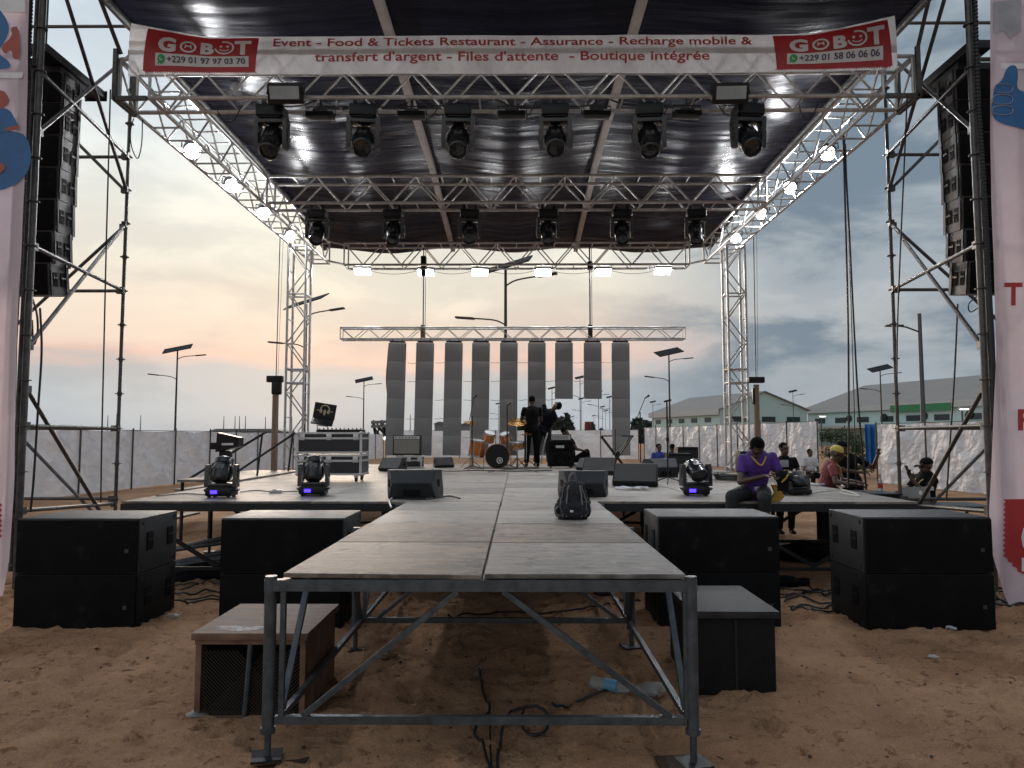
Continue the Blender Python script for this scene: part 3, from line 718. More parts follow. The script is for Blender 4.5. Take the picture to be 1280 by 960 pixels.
# ------------------------------------------------------------------ lamps
def par(px, py, s, label, group, fwd):
    x = s*5.09; r = ray(px, py); k = (x-r.x*0)/r.x; p = V((0, 0, CH))+r*k
    p = V((x, p.y, min(max(p.z, ZB-.28), ZB+.30)))
    t = thing('wash_lamp', label, 'stage lamp', p, group=group)
    d = V((-s*(.50 if s > 0 else .42), -.70, -.58)).normalized()
    if fwd: d = V((-s*.35, -.78, -.58)).normalized()
    a = p-d*.16
    B(t).lathe([(.06, -.10), (.105, -.06), (.125, .02), (.13, .145), (.122, .145), (.115, .10)], 18, Matrix.Translation(a+d*.06) @ d.to_track_quat('Z', 'Y').to_matrix().to_4x4()).o('housing', blk, t)
    B(t).lathe([(.0, .112), (.098, .108)], 20, Matrix.Translation(a+d*.06) @ d.to_track_quat('Z', 'Y').to_matrix().to_4x4()).o('lens', lamp, t)
    u = d.cross(V((0, 0, 1))).normalized(); c = a+d*.06; top = V((p.x, p.y+.10, p.z+.14))
    B(t).tube([c+u*.14, c+u*.14+V((0, 0, .10)), top+u*.03, top-u*.03, c-u*.14+V((0, 0, .10)), c-u*.14], .012, 6).o('bracket', steel, t)
for i, (px, py) in enumerate(((240, 188), (289, 231), (330, 265), (363, 294))):
    par(px, py, -1, 'lit white lamp under the left roof truss, %s from the front' % ['first', 'second', 'third', 'fourth'][i], 'lit lamps under the left roof truss', i > 2)
for i, (px, py) in enumerate(((1035, 190), (988, 232), (952, 265), (920, 297))):
    par(px, py, 1, 'lit white lamp under the right roof truss, %s from the front' % ['first', 'second', 'third', 'fourth'][i], 'lit lamps under the right roof truss', i > 2)
for i, px in enumerate((453, 532, 600, 679, 754, 829)):
    p = P(px, 342, 18.8); p.z = ZB-.13-.03*(i in (1, 2, 3, 4))
    t = thing('flood_lamp', 'lit white flood lamp under the rear roof truss, %s of six' % ORD[i], 'flood lamp', p, group='lit flood lamps under the rear truss')
    tl = Euler((R(-24), 0, R(random.uniform(-6, 6)))).to_matrix()
    B(t).box(p+V((0, .03, .055)), (.42, .27, .07), tl, .012).o('housing', silver, t)
    B(t).box(p+tl @ V((0, .03, .055))*1+tl @ V((0, 0, -.04)), (.39, .24, .006), tl).o('diffuser', flood, t)
    B(t).tube([p+V((-.22, .03, .05)), p+V((-.22, .03, .13)), p+V((.22, .03, .13)), p+V((.22, .03, .05))], .01, 6).o('bracket', steel, t)

blkg = mat('glossy black casing', (.012,.0125,.015), .28, 0, (.008,.0085,.010), 14, bump=.05, bscale=120, spec=.55)
def mover(hang, tilt, pan, scale=1.):
    """moving head: base, yoke and a head; tilt = lens direction below the horizon"""
    t = thing('moving_head', 'x', 'moving light')
    sg = -1 if hang else 1
    bz = .09*sg
    q = B(); q.box((0, 0, bz), (.36, .28, .14), None, .03); q.box((0, 0, bz+.06*sg), (.27, .22, .05), None, .015); base = q.o('base', blk, t)
    if hang:
        for x in (-.11, .11): B().box((x, 0, .04), (.05, .06, .12), None, .01).o('clamp', steel, base)
    else:
        for x in (-.19, .19): B().tube([(x, -.09, .10), (x*1.1, -.07, .12), (x*1.1, .07, .12), (x, .09, .10)], .014, 6).o('handle', blk, base)
        for x in (-.13, .13):
            for y in (-.10, .10): B().cyl((x, y, .0), (x, y, .03), .025, n=8).o('foot', rubber, base)
        B().box((-.055, -.143, .09), (.09, .006, .055)).o('display', dispb, base)
    pv = Matrix.Rotation(pan, 4, 'Z'); z1 = .16*sg; z2 = .47*sg
    q = B()
    q.box((0, 0, z1+.035*sg), (.36, .17, .07), pv.to_3x3(), .02)
    for x in (-1, 1):
        pr = [(-.085, z1), (.085, z1), (.075, z2*.85), (.045, z2*1.12), (-.045, z2*1.12), (-.075, z2*.85)]
        if hang: pr = pr[::-1]
        q.prism(pr, .055, pv @ Matrix.Translation((x*.185-.0275, 0, 0)) @ Matrix(((0, 0, 1, 0), (1, 0, 0, 0), (0, 1, 0, 0), (0, 0, 0, 1))))
    yk = q.o('yoke', blkg, t)
    for x in (-.216, .216): B().box(pv @ V((x, 0, z2*.82)), (.006, .05, .16), pv.to_3x3()).o('trim', steel, yk)
    c = V((0, 0, z2*.92)); dr = pv @ V((0, -math.cos(tilt), -math.sin(tilt))); M = Matrix.Translation(c) @ dr.to_track_quat('Z', 'Y').to_matrix().to_4x4()
    q = B(); q.lathe([(.0, -.20), (.09, -.20), (.128, -.15), (.138, -.02), (.132, .06), (.118, .11), (.125, .115), (.125, .20), (.112, .215), (.105, .20), (.10, .185)], 20, M)
    for k in range(6):
        a = 2*PI*k/6
        q.box(M @ V((.128*math.cos(a), .128*math.sin(a), -.06)), (.03, .03, .16), (M.to_3x3() @ Matrix.Rotation(a, 3, 'Z')))
    hd = q.o('head', blkg, t)
    B().lathe([(.0, .197), (.05, .193), (.104, .182)], 20, M).o('lens', lensm, hd)
    q = B(); q.box(M @ V((0, .128, .02)), (.10, .012, .07), M.to_3x3(), .004); q.o('cover_plate', silvd, hd)
    return t
lensm = mat('dark lamp lens', (.02,.025,.03), .08, 0, (.015,.018,.02), 3, coat=.6)
silvd = mat('grey lamp cover', (.10,.10,.105), .3, .2)
def vary(o, a, _=0):     # each head nods a little differently
    c = V((0, 0, -.47*.92)); Rm = Matrix.Rotation(a, 3, 'X')
    for k in kids(o):
        if k.name.startswith('head'): k.rotation_euler = (a, 0, 0); k.location = c-Rm @ c
mh = mover(True, R(48), 0)
first = True
fr = [341, 455, 573, 694, 811, 934]
for i, px in enumerate(fr):
    p = P(px, 118, 9.42); p.z = ZB-.04
    lab = 'black moving head hanging from the front roof truss, %s of six' % ORD[i]
    if i == 0: o = mh; o.location = p; o['label'] = lab; o['group'] = 'moving heads under the front truss'
    else: o = dup(mh, p, [0, .12, .05, -.04, -.1, .08][i], lab)
    o.scale = (1.0, 1.0, 1.10); vary(o, [.10, -.12, .04, -.05, .14, -.08][i], .09-.47*0)
mh2 = mover(True, R(62), 0)
for i, px in enumerate([397, 492, 587, 685, 777, 870]):
    p = P(px, 268, 13.8); p.z = ZB-.06
    lab = 'black moving head hanging from the middle roof truss, %s of six' % ORD[i]
    if i == 0: o = mh2; o.location = p; o['label'] = lab; o['group'] = 'moving heads under the middle truss'
    else: o = dup(mh2, p, [0, -.1, .1, .06, 0, -.12][i], lab)
    o.scale = (1.0, 1.0, 1.04); vary(o, [-.1, .12, -.2, .08, -.06, .16][i], 0)
# flat strobe bars between the front moving heads
sb = thing('strobe_bar', 'x', 'strobe light', group='flat strobe bars under the front truss')
q = B(); q.box((0, 0, -.16), (.36, .16, .07), None, .012); q.box((0, .0, -.11), (.18, .12, .05), None, .01); q.o('housing', blk, sb)
B().box((0, -.083, -.16), (.33, .006, .05)).o('lens', grille, sb)
B().tube([(-.19, 0, -.15), (-.19, 0, -.04), (.19, 0, -.04), (.19, 0, -.15)], .010, 6).o('bracket', steel, sb)
B().cyl((0, 0, -.05), (0, 0, .06), .02, n=8).o('clamp', steel, sb)
for i, px in enumerate((401, 515, 640, 745, 858)):
    p = P(px, 122, 9.4); p.z = ZB-.02
    lab = 'flat black strobe bar between the front moving heads, %s of five' % ORD[i]
    if i == 0: sb.location = p; sb['label'] = lab
    else: dup(sb, p, random.uniform(-.1, .1), lab)
wp = thing('panel_light', 'x', 'panel light', group='panel lights under the front truss')
tl = Euler((R(20), 0, 0)).to_matrix()
B().box((0, 0, 0), (.44, .10, .24), tl, .015).o('housing', blk, wp)
B().box((0, -.054, -.002), (.37, .006, .155), tl).o('panel_glass', scrn, wp)
B().tube([(-.235, 0, 0), (-.235, .02, .15), (.235, .02, .15), (.235, 0, 0)], .012, 6).o('bracket', steel, wp)
for i, px in enumerate((357, 913)):
    p = P(px, 118, 9.12)
    lab = 'panel light with a pale glass face beside the %s moving head of the front row' % ('leftmost' if i == 0 else 'rightmost')
    if i == 0: wp.location = p; wp['label'] = lab
    else: dup(wp, p, -.05, lab)
# loose cables along the trusses
def cable(pts, label, r=.009, sag=0., n=6, name='power_cable', grp=None, sub=10):
    pts = [V(p) for p in pts]; l = []
    for a, b_ in zip(pts, pts[1:]):
        for k in range(sub):
            f = k/sub; l.append(a.lerp(b_, f)-V((0, 0, sag*4*f*(1-f)*min(1, (b_-a).length))))
    l.append(pts[-1])
    o = B(l[0]).tube(l, r, n).o(name, rubber); return tag(o, label, 'cable', grp)
def spline(pts, sub=10):
    pts = [V(p) for p in pts]; l = []
    for i in range(len(pts)-1):
        p0, p1, p2, p3 = pts[max(i-1, 0)], pts[i], pts[i+1], pts[min(i+2, len(pts)-1)]
        for k in range(sub):
            f = k/sub; l.append(.5*((2*p1)+(p2-p0)*f+(2*p0-5*p1+4*p2-p3)*f*f+(3*p1-p0-3*p2+p3)*f**3))
    return l+[pts[-1]]
for i, (a, b_) in enumerate(zip(fr, fr[1:])):
    pa, pb = P(a, 118, 9.45), P(b_, 118, 9.45); pa.z = pb.z = ZB+.02; m_ = (pa+pb)/2+V((random.uniform(-.2, .2), .02, .06))
    cable([pa, m_, pb], 'black cable sagging along the front truss right of the %s moving head' % ORD[i], .010, .13, grp='cables along the front truss')
for i in range(9):
    x = -4.2+.98*i+random.uniform(-.2, .2); y = random.uniform(9.32, 9.6); l = random.uniform(.25, .6); z = ZB+.03
    pts = spline([(x, y, z), (x+l*.2, y, z-.10-.10*random.random()), (x+l*.6, y+.04, z-.14-.10*random.random()), (x+l, y, z)], 6)
    o = B(pts[0]).tube(pts, .008, 6).o('power_cable', rubber); tag(o, 'short black cable loop dangling below the front truss, %s' % ORD[i], 'cable', 'dangling loops on the front truss')
xs_ = [453, 532, 600, 679, 754, 829]
for i, (a, b_) in enumerate(zip(xs_, xs_[1:])):
    pa, pb = P(a, 338, 18.85), P(b_, 338, 18.85); pa.z = pb.z = ZB-.02
    cable([pa, pb], 'thin black cable drooping right of the %s rear flood lamp' % ORD[i], .006, .16, grp='cables along the rear truss')
def vcab(l, Y, label, r=.009):
    pts = spline([P(x, y, Y) for x, y in l], 6); o = B(pts[-1]).tube(pts, r, 6).o('hanging_cable', rubber); tag(o, label, 'cable')
vcab([(138, 112), (136, 190), (133, 300), (130, 430), (127, 560), (126, 628)], 9.1, 'black cable hanging straight down from the front left roof corner')
vcab([(1134, 118), (1131, 190), (1126, 300), (1122, 400), (1121, 470)], 9.1, 'black cable hanging straight down from the front right roof corner')
vcab([(167, 148), (163, 165), (165, 185), (172, 198), (177, 180), (178, 150)], 9.4, 'black cable loop dangling under the front left roof corner', .007)
vcab([(1054, 165), (1057, 280), (1060, 400), (1061, 520), (1060, 610)], 10.9, 'thick black cable dropping from the right roof truss, left of the bundle', .014)
vcab([(1055, 170), (1062, 300), (1068, 420), (1074, 520), (1083, 612)], 11.0, 'thick black cable dropping from the right roof truss, right of the bundle', .014)
vcab([(1057, 180), (1061, 300), (1065, 420), (1068, 520), (1070, 612)], 11.1, 'thin cable dropping from the right roof truss in the middle of the bundle', .007)
vcab([(50, 385), (52, 440), (47, 520), (42, 600), (38, 640)], 8.3, 'black cable running down the left scaffold tower', .012)
vcab([(1197, 380), (1193, 470), (1187, 560), (1183, 625)], 10.2, 'black cable hanging from the right loudspeaker column', .012)
vcab([(40, 372), (46, 392), (47, 415), (42, 430), (40, 400)], 8.6, 'tangle of cable ends under the left loudspeaker column', .012)
vcab([(1222, 370), (1211, 380), (1213, 390), (1224, 384)], 8.6, 'short cable loop under the right loudspeaker column', .007)

# ------------------------------------------------------------------ chain hoists beside the columns
for s, px, pt, nm in ((-1, 345, 465, 'left'), (1, 945, 465, 'right')):
    p = P(px, pt+10, 16.0); t = thing('chain_hoist', 'dark hoist winch on top of a wooden post beside the %s rear column' % nm, 'hoist', (p.x, p.y, 0))
    if s < 0:
        B(t).cyl((p.x, p.y, -.02), (p.x, p.y, p.z-.25), .075, .065, n=10).o('post', wood, t)
        q = B(t); q.box((p.x-.02, p.y, p.z+.02), (.34, .16, .14), None, .02); q.box((p.x+.02, p.y, p.z-.17), (.20, .16, .30), None, .04); q.o('winch', blk, t)
    else:
        B(t).cyl((p.x, p.y, -.02), (p.x, p.y, p.z-.1), .06, .06, n=10).o('post', wood, t)
        q = B(t); q.box((p.x, p.y, p.z), (.34, .16, .13), None, .02); q.box((p.x-.06, p.y, p.z-.35), (.05, .08, .35), None, .01); q.o('winch', blk, t)
    B(t).cyl((p.x, p.y, p.z+.05), (p.x+.02, p.y, ZB+.1), .010, n=6).o('chain', steel, t)
    B(t).cyl((p.x+.04, p.y, p.z+.05), (p.x+.09, p.y, ZB+.1), .004, n=5).o('chain', steel, t)

# ------------------------------------------------------------------ screen wall
YS = 18.8
pa, pb = P(427, 420, YS), P(855, 420, YS)
lt = truss('box_truss', 'slim truss hanging on two hoist chains with nine grey screen strips below', (pa.x, YS-.15, 4.22), (pb.x, YS-.15, 4.22), (0, .30, 0), (0, 0, .29), .33, .022, .010)
for i, px in enumerate((529, 737.5)):
    p = P(px, 400, YS)
    t = thing('chain_hoist', 'motor hoist and chain above the screen truss, %s of the two' % ('left' if i == 0 else 'right'), 'hoist', (p.x, YS, 4.5))
    B(t).cyl((p.x, YS, 4.4), (p.x, YS, ZB+.5), .016 if i == 0 else .022, n=6).o('chain', steel, t)
    B(t).cyl((p.x+.05, YS, 4.4), (p.x+.05, YS, ZB+.5), .008, n=5).o('chain', galv, t)
    B(t).box((p.x, YS, 4.42), (.12, .14, .34), None, .02).o('hook_block', wood if i == 0 else steel, t)
    B(t).box((p.x, YS, ZB+.02), (.14, .2, .5 if i == 0 else .2), None, .03).o('motor', blk, t)
lefts = [485, 520, 556, 590, 625, 660, 694, 730, 765]
for i, px in enumerate(lefts):
    n = 3 if i in (6, 7) else 6; xa = P(px, 500, YS).x; wd = .452; ztop = 4.13; mh_ = .475
    t = thing('screen_strip', 'grey %s screen strip hanging upright from the slim truss, %s of nine' % ('short' if n == 3 else 'long', ORD[i]), 'screen', (xa+wd/2, YS, ztop-n*mh_), group='screen strips hanging from the slim truss')
    B(t).bx(xa+.03, xa+wd-.03, YS-.03, YS+.03, ztop+.012, ztop+.05).o('hanging_bar', steel, t)
    for q_ in (.1, .35): B(t).cyl((xa+q_, YS, ztop+.04), (xa+q_, YS, 4.23), .012, n=6).o('hook', steel, t)
    for k in range(n):
        z1 = ztop-k*mh_; dx = 0
        c = B(t).bx(xa+dx, xa+wd+dx, YS-.04, YS+.03, z1-mh_+.0012, z1, .002).o('screen_module', ledm, t)
    lean = [.020, .018, .016, .012, .008, .004, .006, .004, .003][i]; t.rotation_euler = (0, lean, 0); t.location.x -= lean*n*mh_
    if i < 8:
        xb = P(lefts[i+1], 500, YS).x
        for k in range(1, n, 1):
            if (i*7+k) % 3 == 0 and i not in (3,): continue
            z1 = ztop-k*mh_-.02; dx = 0
            l = spline([(xa+wd-.01, YS+.035, z1), (xa+wd+.09, YS+.05, z1-.015*random.random()), (xb-.09, YS+.05, z1+.01-.02*random.random()), (xb+.01, YS+.035, z1)], 4)
            B(t).tube(l, .0055, 5).o('link_cable', redpl if (i+k) % 4 == 0 else rubber, t)
p = P(484, 466, YS-.08)
o = B(p).tube(spline([P(487, 432, YS), P(485.5, 450, YS), P(484, 475, YS), P(486, 500, YS)], 6), .035, 8).o('orange_strap', mat('orange strap', (.32,.10,.03), .6)); tag(o, 'orange strap hanging along the left edge of the leftmost screen strip', 'strap')
# ------------------------------------------------------------------ subwoofers
def sub_stack(x0, x1, yf, dep, h, who, holes, zb=-.012):
    for k in range(2):
        z0 = zb+k*(h+.004)
        t = thing('subwoofer', '%s black subwoofer box of the %s stack' % ('lower' if k == 0 else 'upper', who), 'subwoofer', ((x0+x1)/2, yf+dep/2, z0), group='stacked black subwoofers')
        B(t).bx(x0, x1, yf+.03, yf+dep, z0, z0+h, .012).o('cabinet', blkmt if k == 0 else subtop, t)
        g = B(t).bx(x0+.012, x1-.012, yf, yf+.028, z0+.014, z0+h-.014, .006).o('grille', grille, t)
        B(t).box(((x0+x1)/2+(x1-x0)*.41, yf-.002, z0+h*.42), (.035, .006, .035)).o('badge', badgem, g)
        for s, x in ((-1, x0), (1, x1)):
            for yy in (yf+dep*.28, yf+dep*.8):
                r = B(t); r.box((x+s*.001, yy, z0+h*.55), (.014, .12, .17), None, .004); r = r.o('handle_recess', grille, t)
                B(t).box((x+s*.004, yy, z0+h*.57), (.014, .125, .022), None, .004).o('grip', blkmt, r)
            q = B(t)
            for yy in (yf+.09, yf+dep-.06):
                for z in (.1, .9): q.cyl((x-s*.004, yy, z0+h*z), (x+s*.005, yy, z0+h*z), .022, n=12)
            q.o('stacking_cup', greyp if False else steel, t)
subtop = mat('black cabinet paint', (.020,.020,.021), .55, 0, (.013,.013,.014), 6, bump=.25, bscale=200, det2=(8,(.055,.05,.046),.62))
sub_stack(-4.60, -3.47, 6.86, .78, .505, 'far left', 1)
sub_stack(-2.74, -1.60, 6.90, .78, .505, 'inner left', 1)
sub_stack(1.30, 2.43, 6.98, .78, .51, 'inner right', 1)
sub_stack(3.18, 4.36, 6.93, .78, .51, 'far right', 1)
# crates beside the runway
z = gz(-1.7, 5.2)-.02
t = thing('speaker_crate', 'brown wooden crate with mesh front and scuffed board lid left of the runway', 'crate', (-1.72, 5.2, z))
B(t).bx(-2.07, -1.33, 4.80, 5.64, .463, .508, .004).o('lid', crate, t)
q = B(t); q.bx(-2.05, -2.015, 4.83, 5.6, z, .463); q.bx(-1.385, -1.35, 4.83, 5.6, z, .463); q.bx(-2.05, -1.35, 5.57, 5.6, z, .463); q.bx(-2.05, -1.35, 4.815, 5.6, z, z+.045); q.bx(-2.05, -1.35, 4.815, 4.85, .435, .463); q.o('body', crate, t)
q = B(t)
for k in range(26):
    for sg in (-1, 1):
        x = -2.0+.6*k/25; zz1 = z+.05; L = .40
        xa, xb = x, x+sg*L
        if xb > -1.39: xb = -1.39
        if xb < -2.01: xb = -2.01
        q.cyl((xa, 4.85+.003*sg, zz1), (xb, 4.85+.003*sg, zz1+abs(xb-xa)), .004, n=4, )
q.o('mesh_front', mat('rusty mesh', (.04,.028,.02), .7, .3), t)
B(t).bx(-2.01, -1.39, 4.92, 4.95, z+.03, .45).o('back_panel', grille, t)
B(t).cyl((-1.73, 4.83, z+.02), (-1.70, 4.83, .45), .017, n=8).o('front_bar', galv, t)
q = B(t)
vs = [V((-2.0+.34*(.5+.5*math.cos(a)*(1+.25*math.sin(5*a+1)))+.04, 4.93+.06*math.sin(a)*(1+.35*math.sin(3*a)), .5092)) for a in [2*PI*k/40 for k in range(40)]]
q.raw(vs, [list(range(40))]); q.o('paint_scuff', mat('white paint scuff', (.36,.34,.33), .7, 0, (.17,.13,.11), 30, .45, .55), t)
z = gz(1.6, 5.7)-.02
t = thing('equipment_box', 'low black box with a dusty grey lid right of the runway', 'box', (1.55, 5.7, z))
B(t).bx(1.20, 1.80, 5.22, 6.12, .505, .552, .004).o('lid', blktop, t)
B(t).bx(1.22, 1.775, 5.25, 6.09, z, .505, .006).o('body', blkmt, t)
B(t).bx(1.495, 1.51, 5.244, 5.25, z+.04, .49).o('front_strip', steel, t)
for x in (1.3, 1.72): B(t).box((x, 5.3, z+.0), (.09, .09, .05)).o('foot', wood, t)

# ------------------------------------------------------------------ floor monitors
def wedge_proto(name):
    t = thing('stage_monitor', 'x', 'monitor speaker', group='wedge monitors on the stage')
    prof = [(-.24, .19), (-.16, .0), (.19, .0), (.245, .07), (.07, .345), (-.10, .345)]     # y (upstage +), z
    M = Matrix(((0, 0, 1, -.35), (1, 0, 0, 0), (0, 1, 0, 0), (0, 0, 0, 1)))
    q = B(); q.prism(prof, .70, M)
    es = [e for e in q.bm.edges]; bmesh.ops.bevel(q.bm, geom=es, offset=.008, segments=2, affect='EDGES')
    for v in q.bm.verts:       # ends lean in towards the rear
        v.co.x *= 1-.34*max(0, (.10-v.co.y))/.35*(1 if v.co.z > .05 else .7)
    q.o('cabinet', wedgem, t)
    n = (V((.07, .345))-V((.245, .07))); a = math.atan2(n.y, -n.x)
    B().box((0, .162, .212), (.64, .305, .012), Euler((-a, 0, 0))).o('grille', wgril, t)
    for s in (-1, 1): B().box((s*.300, -.03, .18), (.012, .11, .09), Euler((0, 0, s*-.28))).o('handle_recess', grille, t)
    B().box((0, -.205, .09), (.20, .02, .09), Euler((R(-23), 0, 0))).o('connector_plate', grille, t)
    return t
wedgem = mat('blue grey monitor paint', (.024,.028,.034), .5, 0, (.016,.019,.024), 8, bump=.25, bscale=220, spec=.4)
wgril = mat('grey wedge grille', (.060,.060,.064), .55, 0, (.045,.045,.048), 20, bump=.4, bscale=250)
wd = wedge_proto('stage_monitor'); first = True
for px, py, rz, sc, lab in ((517, 622, .02, 1.0, 'angular black stage monitor at the left of the runway head, white cable beside it'),
    (730, 620, -.02, .93, 'angular black stage monitor behind the backpack at the runway head'),
    (493, 589, 2.6, .86, 'small monitor wedge in front of the guitar combo amplifier'),
    (553, 584, 3.6, .72, 'small black monitor wedge alone between the amplifier and the drum kit'),
    (796, 607, 2.85, .98, 'monitor wedge with grey sloping grille nearest the right floor lamp'),
    (752, 593, 2.75, .98, 'monitor wedge with grey grille half hidden behind the runway head monitor'),
    (738, 588, 2.3, .80, 'small dark monitor wedge below the keyboard stand'),
    (826, 596, .35, .98, 'black monitor wedge at the foot of the right microphone stand')):
    p = G(px, py, 1.0); p.z = .999
    if first: o = wd; o.location = p; o.rotation_euler = (0, 0, rz); o['label'] = lab; first = False
    else: o = dup(wd, p, rz, lab)
    o.scale = (sc, sc, sc)

# ------------------------------------------------------------------ moving heads on the stage
mf = mover(False, R(-118), .1); mf_b = mover(False, R(28), .25); first = True
for px, py, pan, lab in ((277, 621, .15, 'moving head lamp with a blue display near the left corner of the stage'),
                         (392, 619, -.1, 'moving head lamp with a blue display in front of the flight cases'),
                         (870, 619, .45, 'moving head lamp on the stage floor beside the man in purple, left of him'),
                         (995, 618, .2, 'moving head lamp lying behind the knee of the man in purple')):
    p = G(px, py, 1.0); p.z = .999
    if first: o = mf; o.location = p; first = False; o['label'] = lab; o['group'] = 'moving heads standing on the stage'
    elif px == 870: o = mf_b; o.location = p; o['label'] = lab; o['group'] = 'moving heads standing on the stage'; o.rotation_euler = (0, 0, -.15)
    else: o = dup(mf, p, pan*0+[0, .05, -.2, .4][[277, 392, 870, 995].index(px)], lab)
    o.scale = (.92, .92, .76)
    if px == 995:
        o.scale = (.9, .9, .45)
        for c in kids(o):
            for g in kids(c):
                if g.name.startswith('display'): bpy.data.objects.remove(g)
# stand lamp behind the left moving head
p = G(285, 603, 1.0)
t = thing('stand_lamp', 'small black spotlight with a bright reflector strip behind the left floor lamp', 'spotlight', (p.x, p.y, 1.0))
B(t).cyl((p.x, p.y, 1.0), (p.x, p.y, 1.5), .03, n=8).o('stand', blk, t)
q = B(t); q.prism([(-.18, -.12), (.20, -.03), (.20, .12), (-.16, .2)], .22, Matrix(((1, 0, 0, p.x), (0, 0, 1, p.y-.11), (0, 1, 0, 1.62), (0, 0, 0, 1)))); q.box((p.x-.22, p.y, 1.60), (.14, .14, .12), None, .02); q.box((p.x-.05, p.y, 1.46), (.18, .14, .12), None, .02); q.o('housing', blk, t)
B(t).box((p.x+.02, p.y-.115, 1.63), (.19, .01, .035)).o('reflector', whtp, t)

# ------------------------------------------------------------------ flight cases + laptop
def case(x0, x1, y0, y1, z0, z1, lab, wheels):
    t = thing('flight_case', lab, 'flight case', ((x0+x1)/2, (y0+y1)/2, z0))
    zb = z0+(.11 if wheels else 0)
    B(t).bx(x0+.012, x1-.012, y0+.012, y1-.012, zb+.01, z1-.01).o('panel', casem, t)
    q = B(t); e = .018
    for x in (x0+e, x1-e):
        for y in (y0+e, y1-e): q.bx(x-e, x+e, y-e, y+e, zb, z1)
    for z in (zb+e, z1-e, z1-.105):
        for y in (y0+e-.003, y1-e+.003): q.bx(x0+.02, x1-.02, y-e+.001, y+e-.001, z-e*.9, z+e*.9)
        for x in (x0+e-.003, x1-e+.003): q.bx(x-e+.001, x+e-.001, y0+.02, y1-.02, z-e*.9, z+e*.9)
    q.o('edge_trim', silver, t)
    for x in (x0, x1):
        for y in (y0, y1):
            for z in (zb+.02, z1-.02): B(t).ball((x+(.02 if x == x0 else -.02), y+(.02 if y == y0 else -.02), z), .032, None, 8, 6).o('ball_corner', silver, t)
    for f in (.09, .5, .91):
        B(t).box((x0+(x1-x0)*f, y0-.008, z1-.085), (.09, .02, .10), None, .006).o('latch', silver, t)
    if wheels:
        for x in (x0+.10, x1-.10):
            for y in (y0+.08, y1-.08):
                w_ = B(t).cyl((x-.018, y, z0+.05), (x+.018, y, z0+.05), .048, n=16).o('caster', rubber, t)
                B(t).box((x, y, z0+.09), (.06, .09, .035)).o('fork', silver, w_)
casem = mat('navy laminate panel', (.014,.016,.024), .4, 0, None, 5)
ya = 12.45; xa, xb = P(370, 560, ya).x, P(452, 560, ya).x
zt = P(410, 540, ya).z; zm = P(410, 567, ya).z
case(xa, xb, ya, ya+.62, .998, zm-.015, 'lower wheeled flight case with silver edges, standing on the stage', True)
case(xa, xb, ya+.01, ya+.63, zm, zt, 'upper flight case with silver edges, mixer on its top', False)
t = thing('dj_mixer', 'low mixing desk with small knobs on top of the upper flight case', 'mixer', ((xa+xb)/2+.1, ya+.35, zt))
B(t).bx(xa+.30, xb-.05, ya+.12, ya+.55, zt, zt+.045, .006).o('body', blk, t)
for k in range(16): B(t).cyl((xa+.34+.047*k, ya+.18+.1*(k % 3), zt+.045), (xa+.34+.047*k, ya+.18+.1*(k % 3), zt+.07), .012, n=8).o('knob', steel if k % 3 else silver, t)
pl_ = P(388, 533, ya+.25)
t = thing('laptop', 'open laptop showing a gold headphone emblem, tilted on a stand above the flight cases', 'laptop', (pl_.x, ya+.25, zt))
B(t).tube([(pl_.x+.12, ya+.3, zt), (pl_.x+.1, ya+.3, zt+.12), (pl_.x+.28, ya+.3, zt+.10), (pl_.x+.3, ya+.3, zt)], .014, 6).o('stand', white, t)
Mk = Matrix.Translation((pl_.x+.22, ya+.20, zt+.19)) @ Euler((R(28), R(9), R(10))).to_matrix().to_4x4()
B(t).box(Mk @ V((0, -.02, 0)), (.36, .25, .018), Mk.to_3x3(), .004).o('keyboard_deck', blk, t)
for k in range(4): B(t).box(Mk @ V((0, .05-.035*k, .0105)), (.30, .026, .004), Mk.to_3x3()).o('key_row', steel, t)
Ms = Mk @ Matrix.Translation((0, .105, .0)) @ Euler((R(62), 0, 0)).to_matrix().to_4x4()
sc_ = B(t).box(Ms @ V((0, .125, 0)), (.36, .25, .012), Ms.to_3x3(), .004).o('screen', blk, t)
def on_s(x, y, l=.009): return Ms @ V((x, .125+y, l))
q = B(t); q.tube([on_s(.075*math.cos(a), .02+.075*math.sin(a)) for a in [PI*k/14 for k in range(15)]], .012, 6); q.o('emblem_band', goldp, sc_)
for s in (-1, 1): B(t).ball(on_s(s*.065, -.01), (.024, .04, .012), Ms.to_3x3()).o('emblem_earpad', goldp, sc_)
B(t).prism([(-.03, -.02), (-.012, -.075), (.012, -.075), (.03, -.02), (.012, .02), (-.012, .02)], .006, Ms @ Matrix.Translation((0, .125, .007))).o('emblem_face', goldp, sc_)
for s in (-1, 1): B(t).box(on_s(s*.115, 0), (.05, .014, .006), Ms.to_3x3()).o('emblem_wing', goldp, sc_)

# ------------------------------------------------------------------ amplifiers
YA = 17.9
pa_, pb_ = P(495, 583, YA), P(527, 583, YA)
case(pa_.x, pb_.x, YA, YA+.45, .998, P(500, 570, YA).z, 'small flight case with pale edges under the guitar combo amplifier', False)
zc = P(500, 569, YA).z; x0_, x1_ = P(491, 560, YA).x, P(526, 560, YA).x; z1_ = P(500, 544, YA).z
t = thing('guitar_amplifier', 'combo guitar amplifier with pale grey cloth front on a small case', 'amplifier', ((x0_+x1_)/2, YA+.1, zc))
B(t).bx(x0_, x1_, YA-.02, YA+.28, zc+.002, z1_, .02).o('cabinet', blk, t)
B(t).bx(x0_+.03, x1_-.03, YA-.03, YA-.018, zc+.04, z1_-.10).o('speaker_cloth', greyg, t)
B(t).bx(x0_+.03, x1_-.03, YA-.03, YA-.018, z1_-.09, z1_-.02).o('control_panel', silver, t)
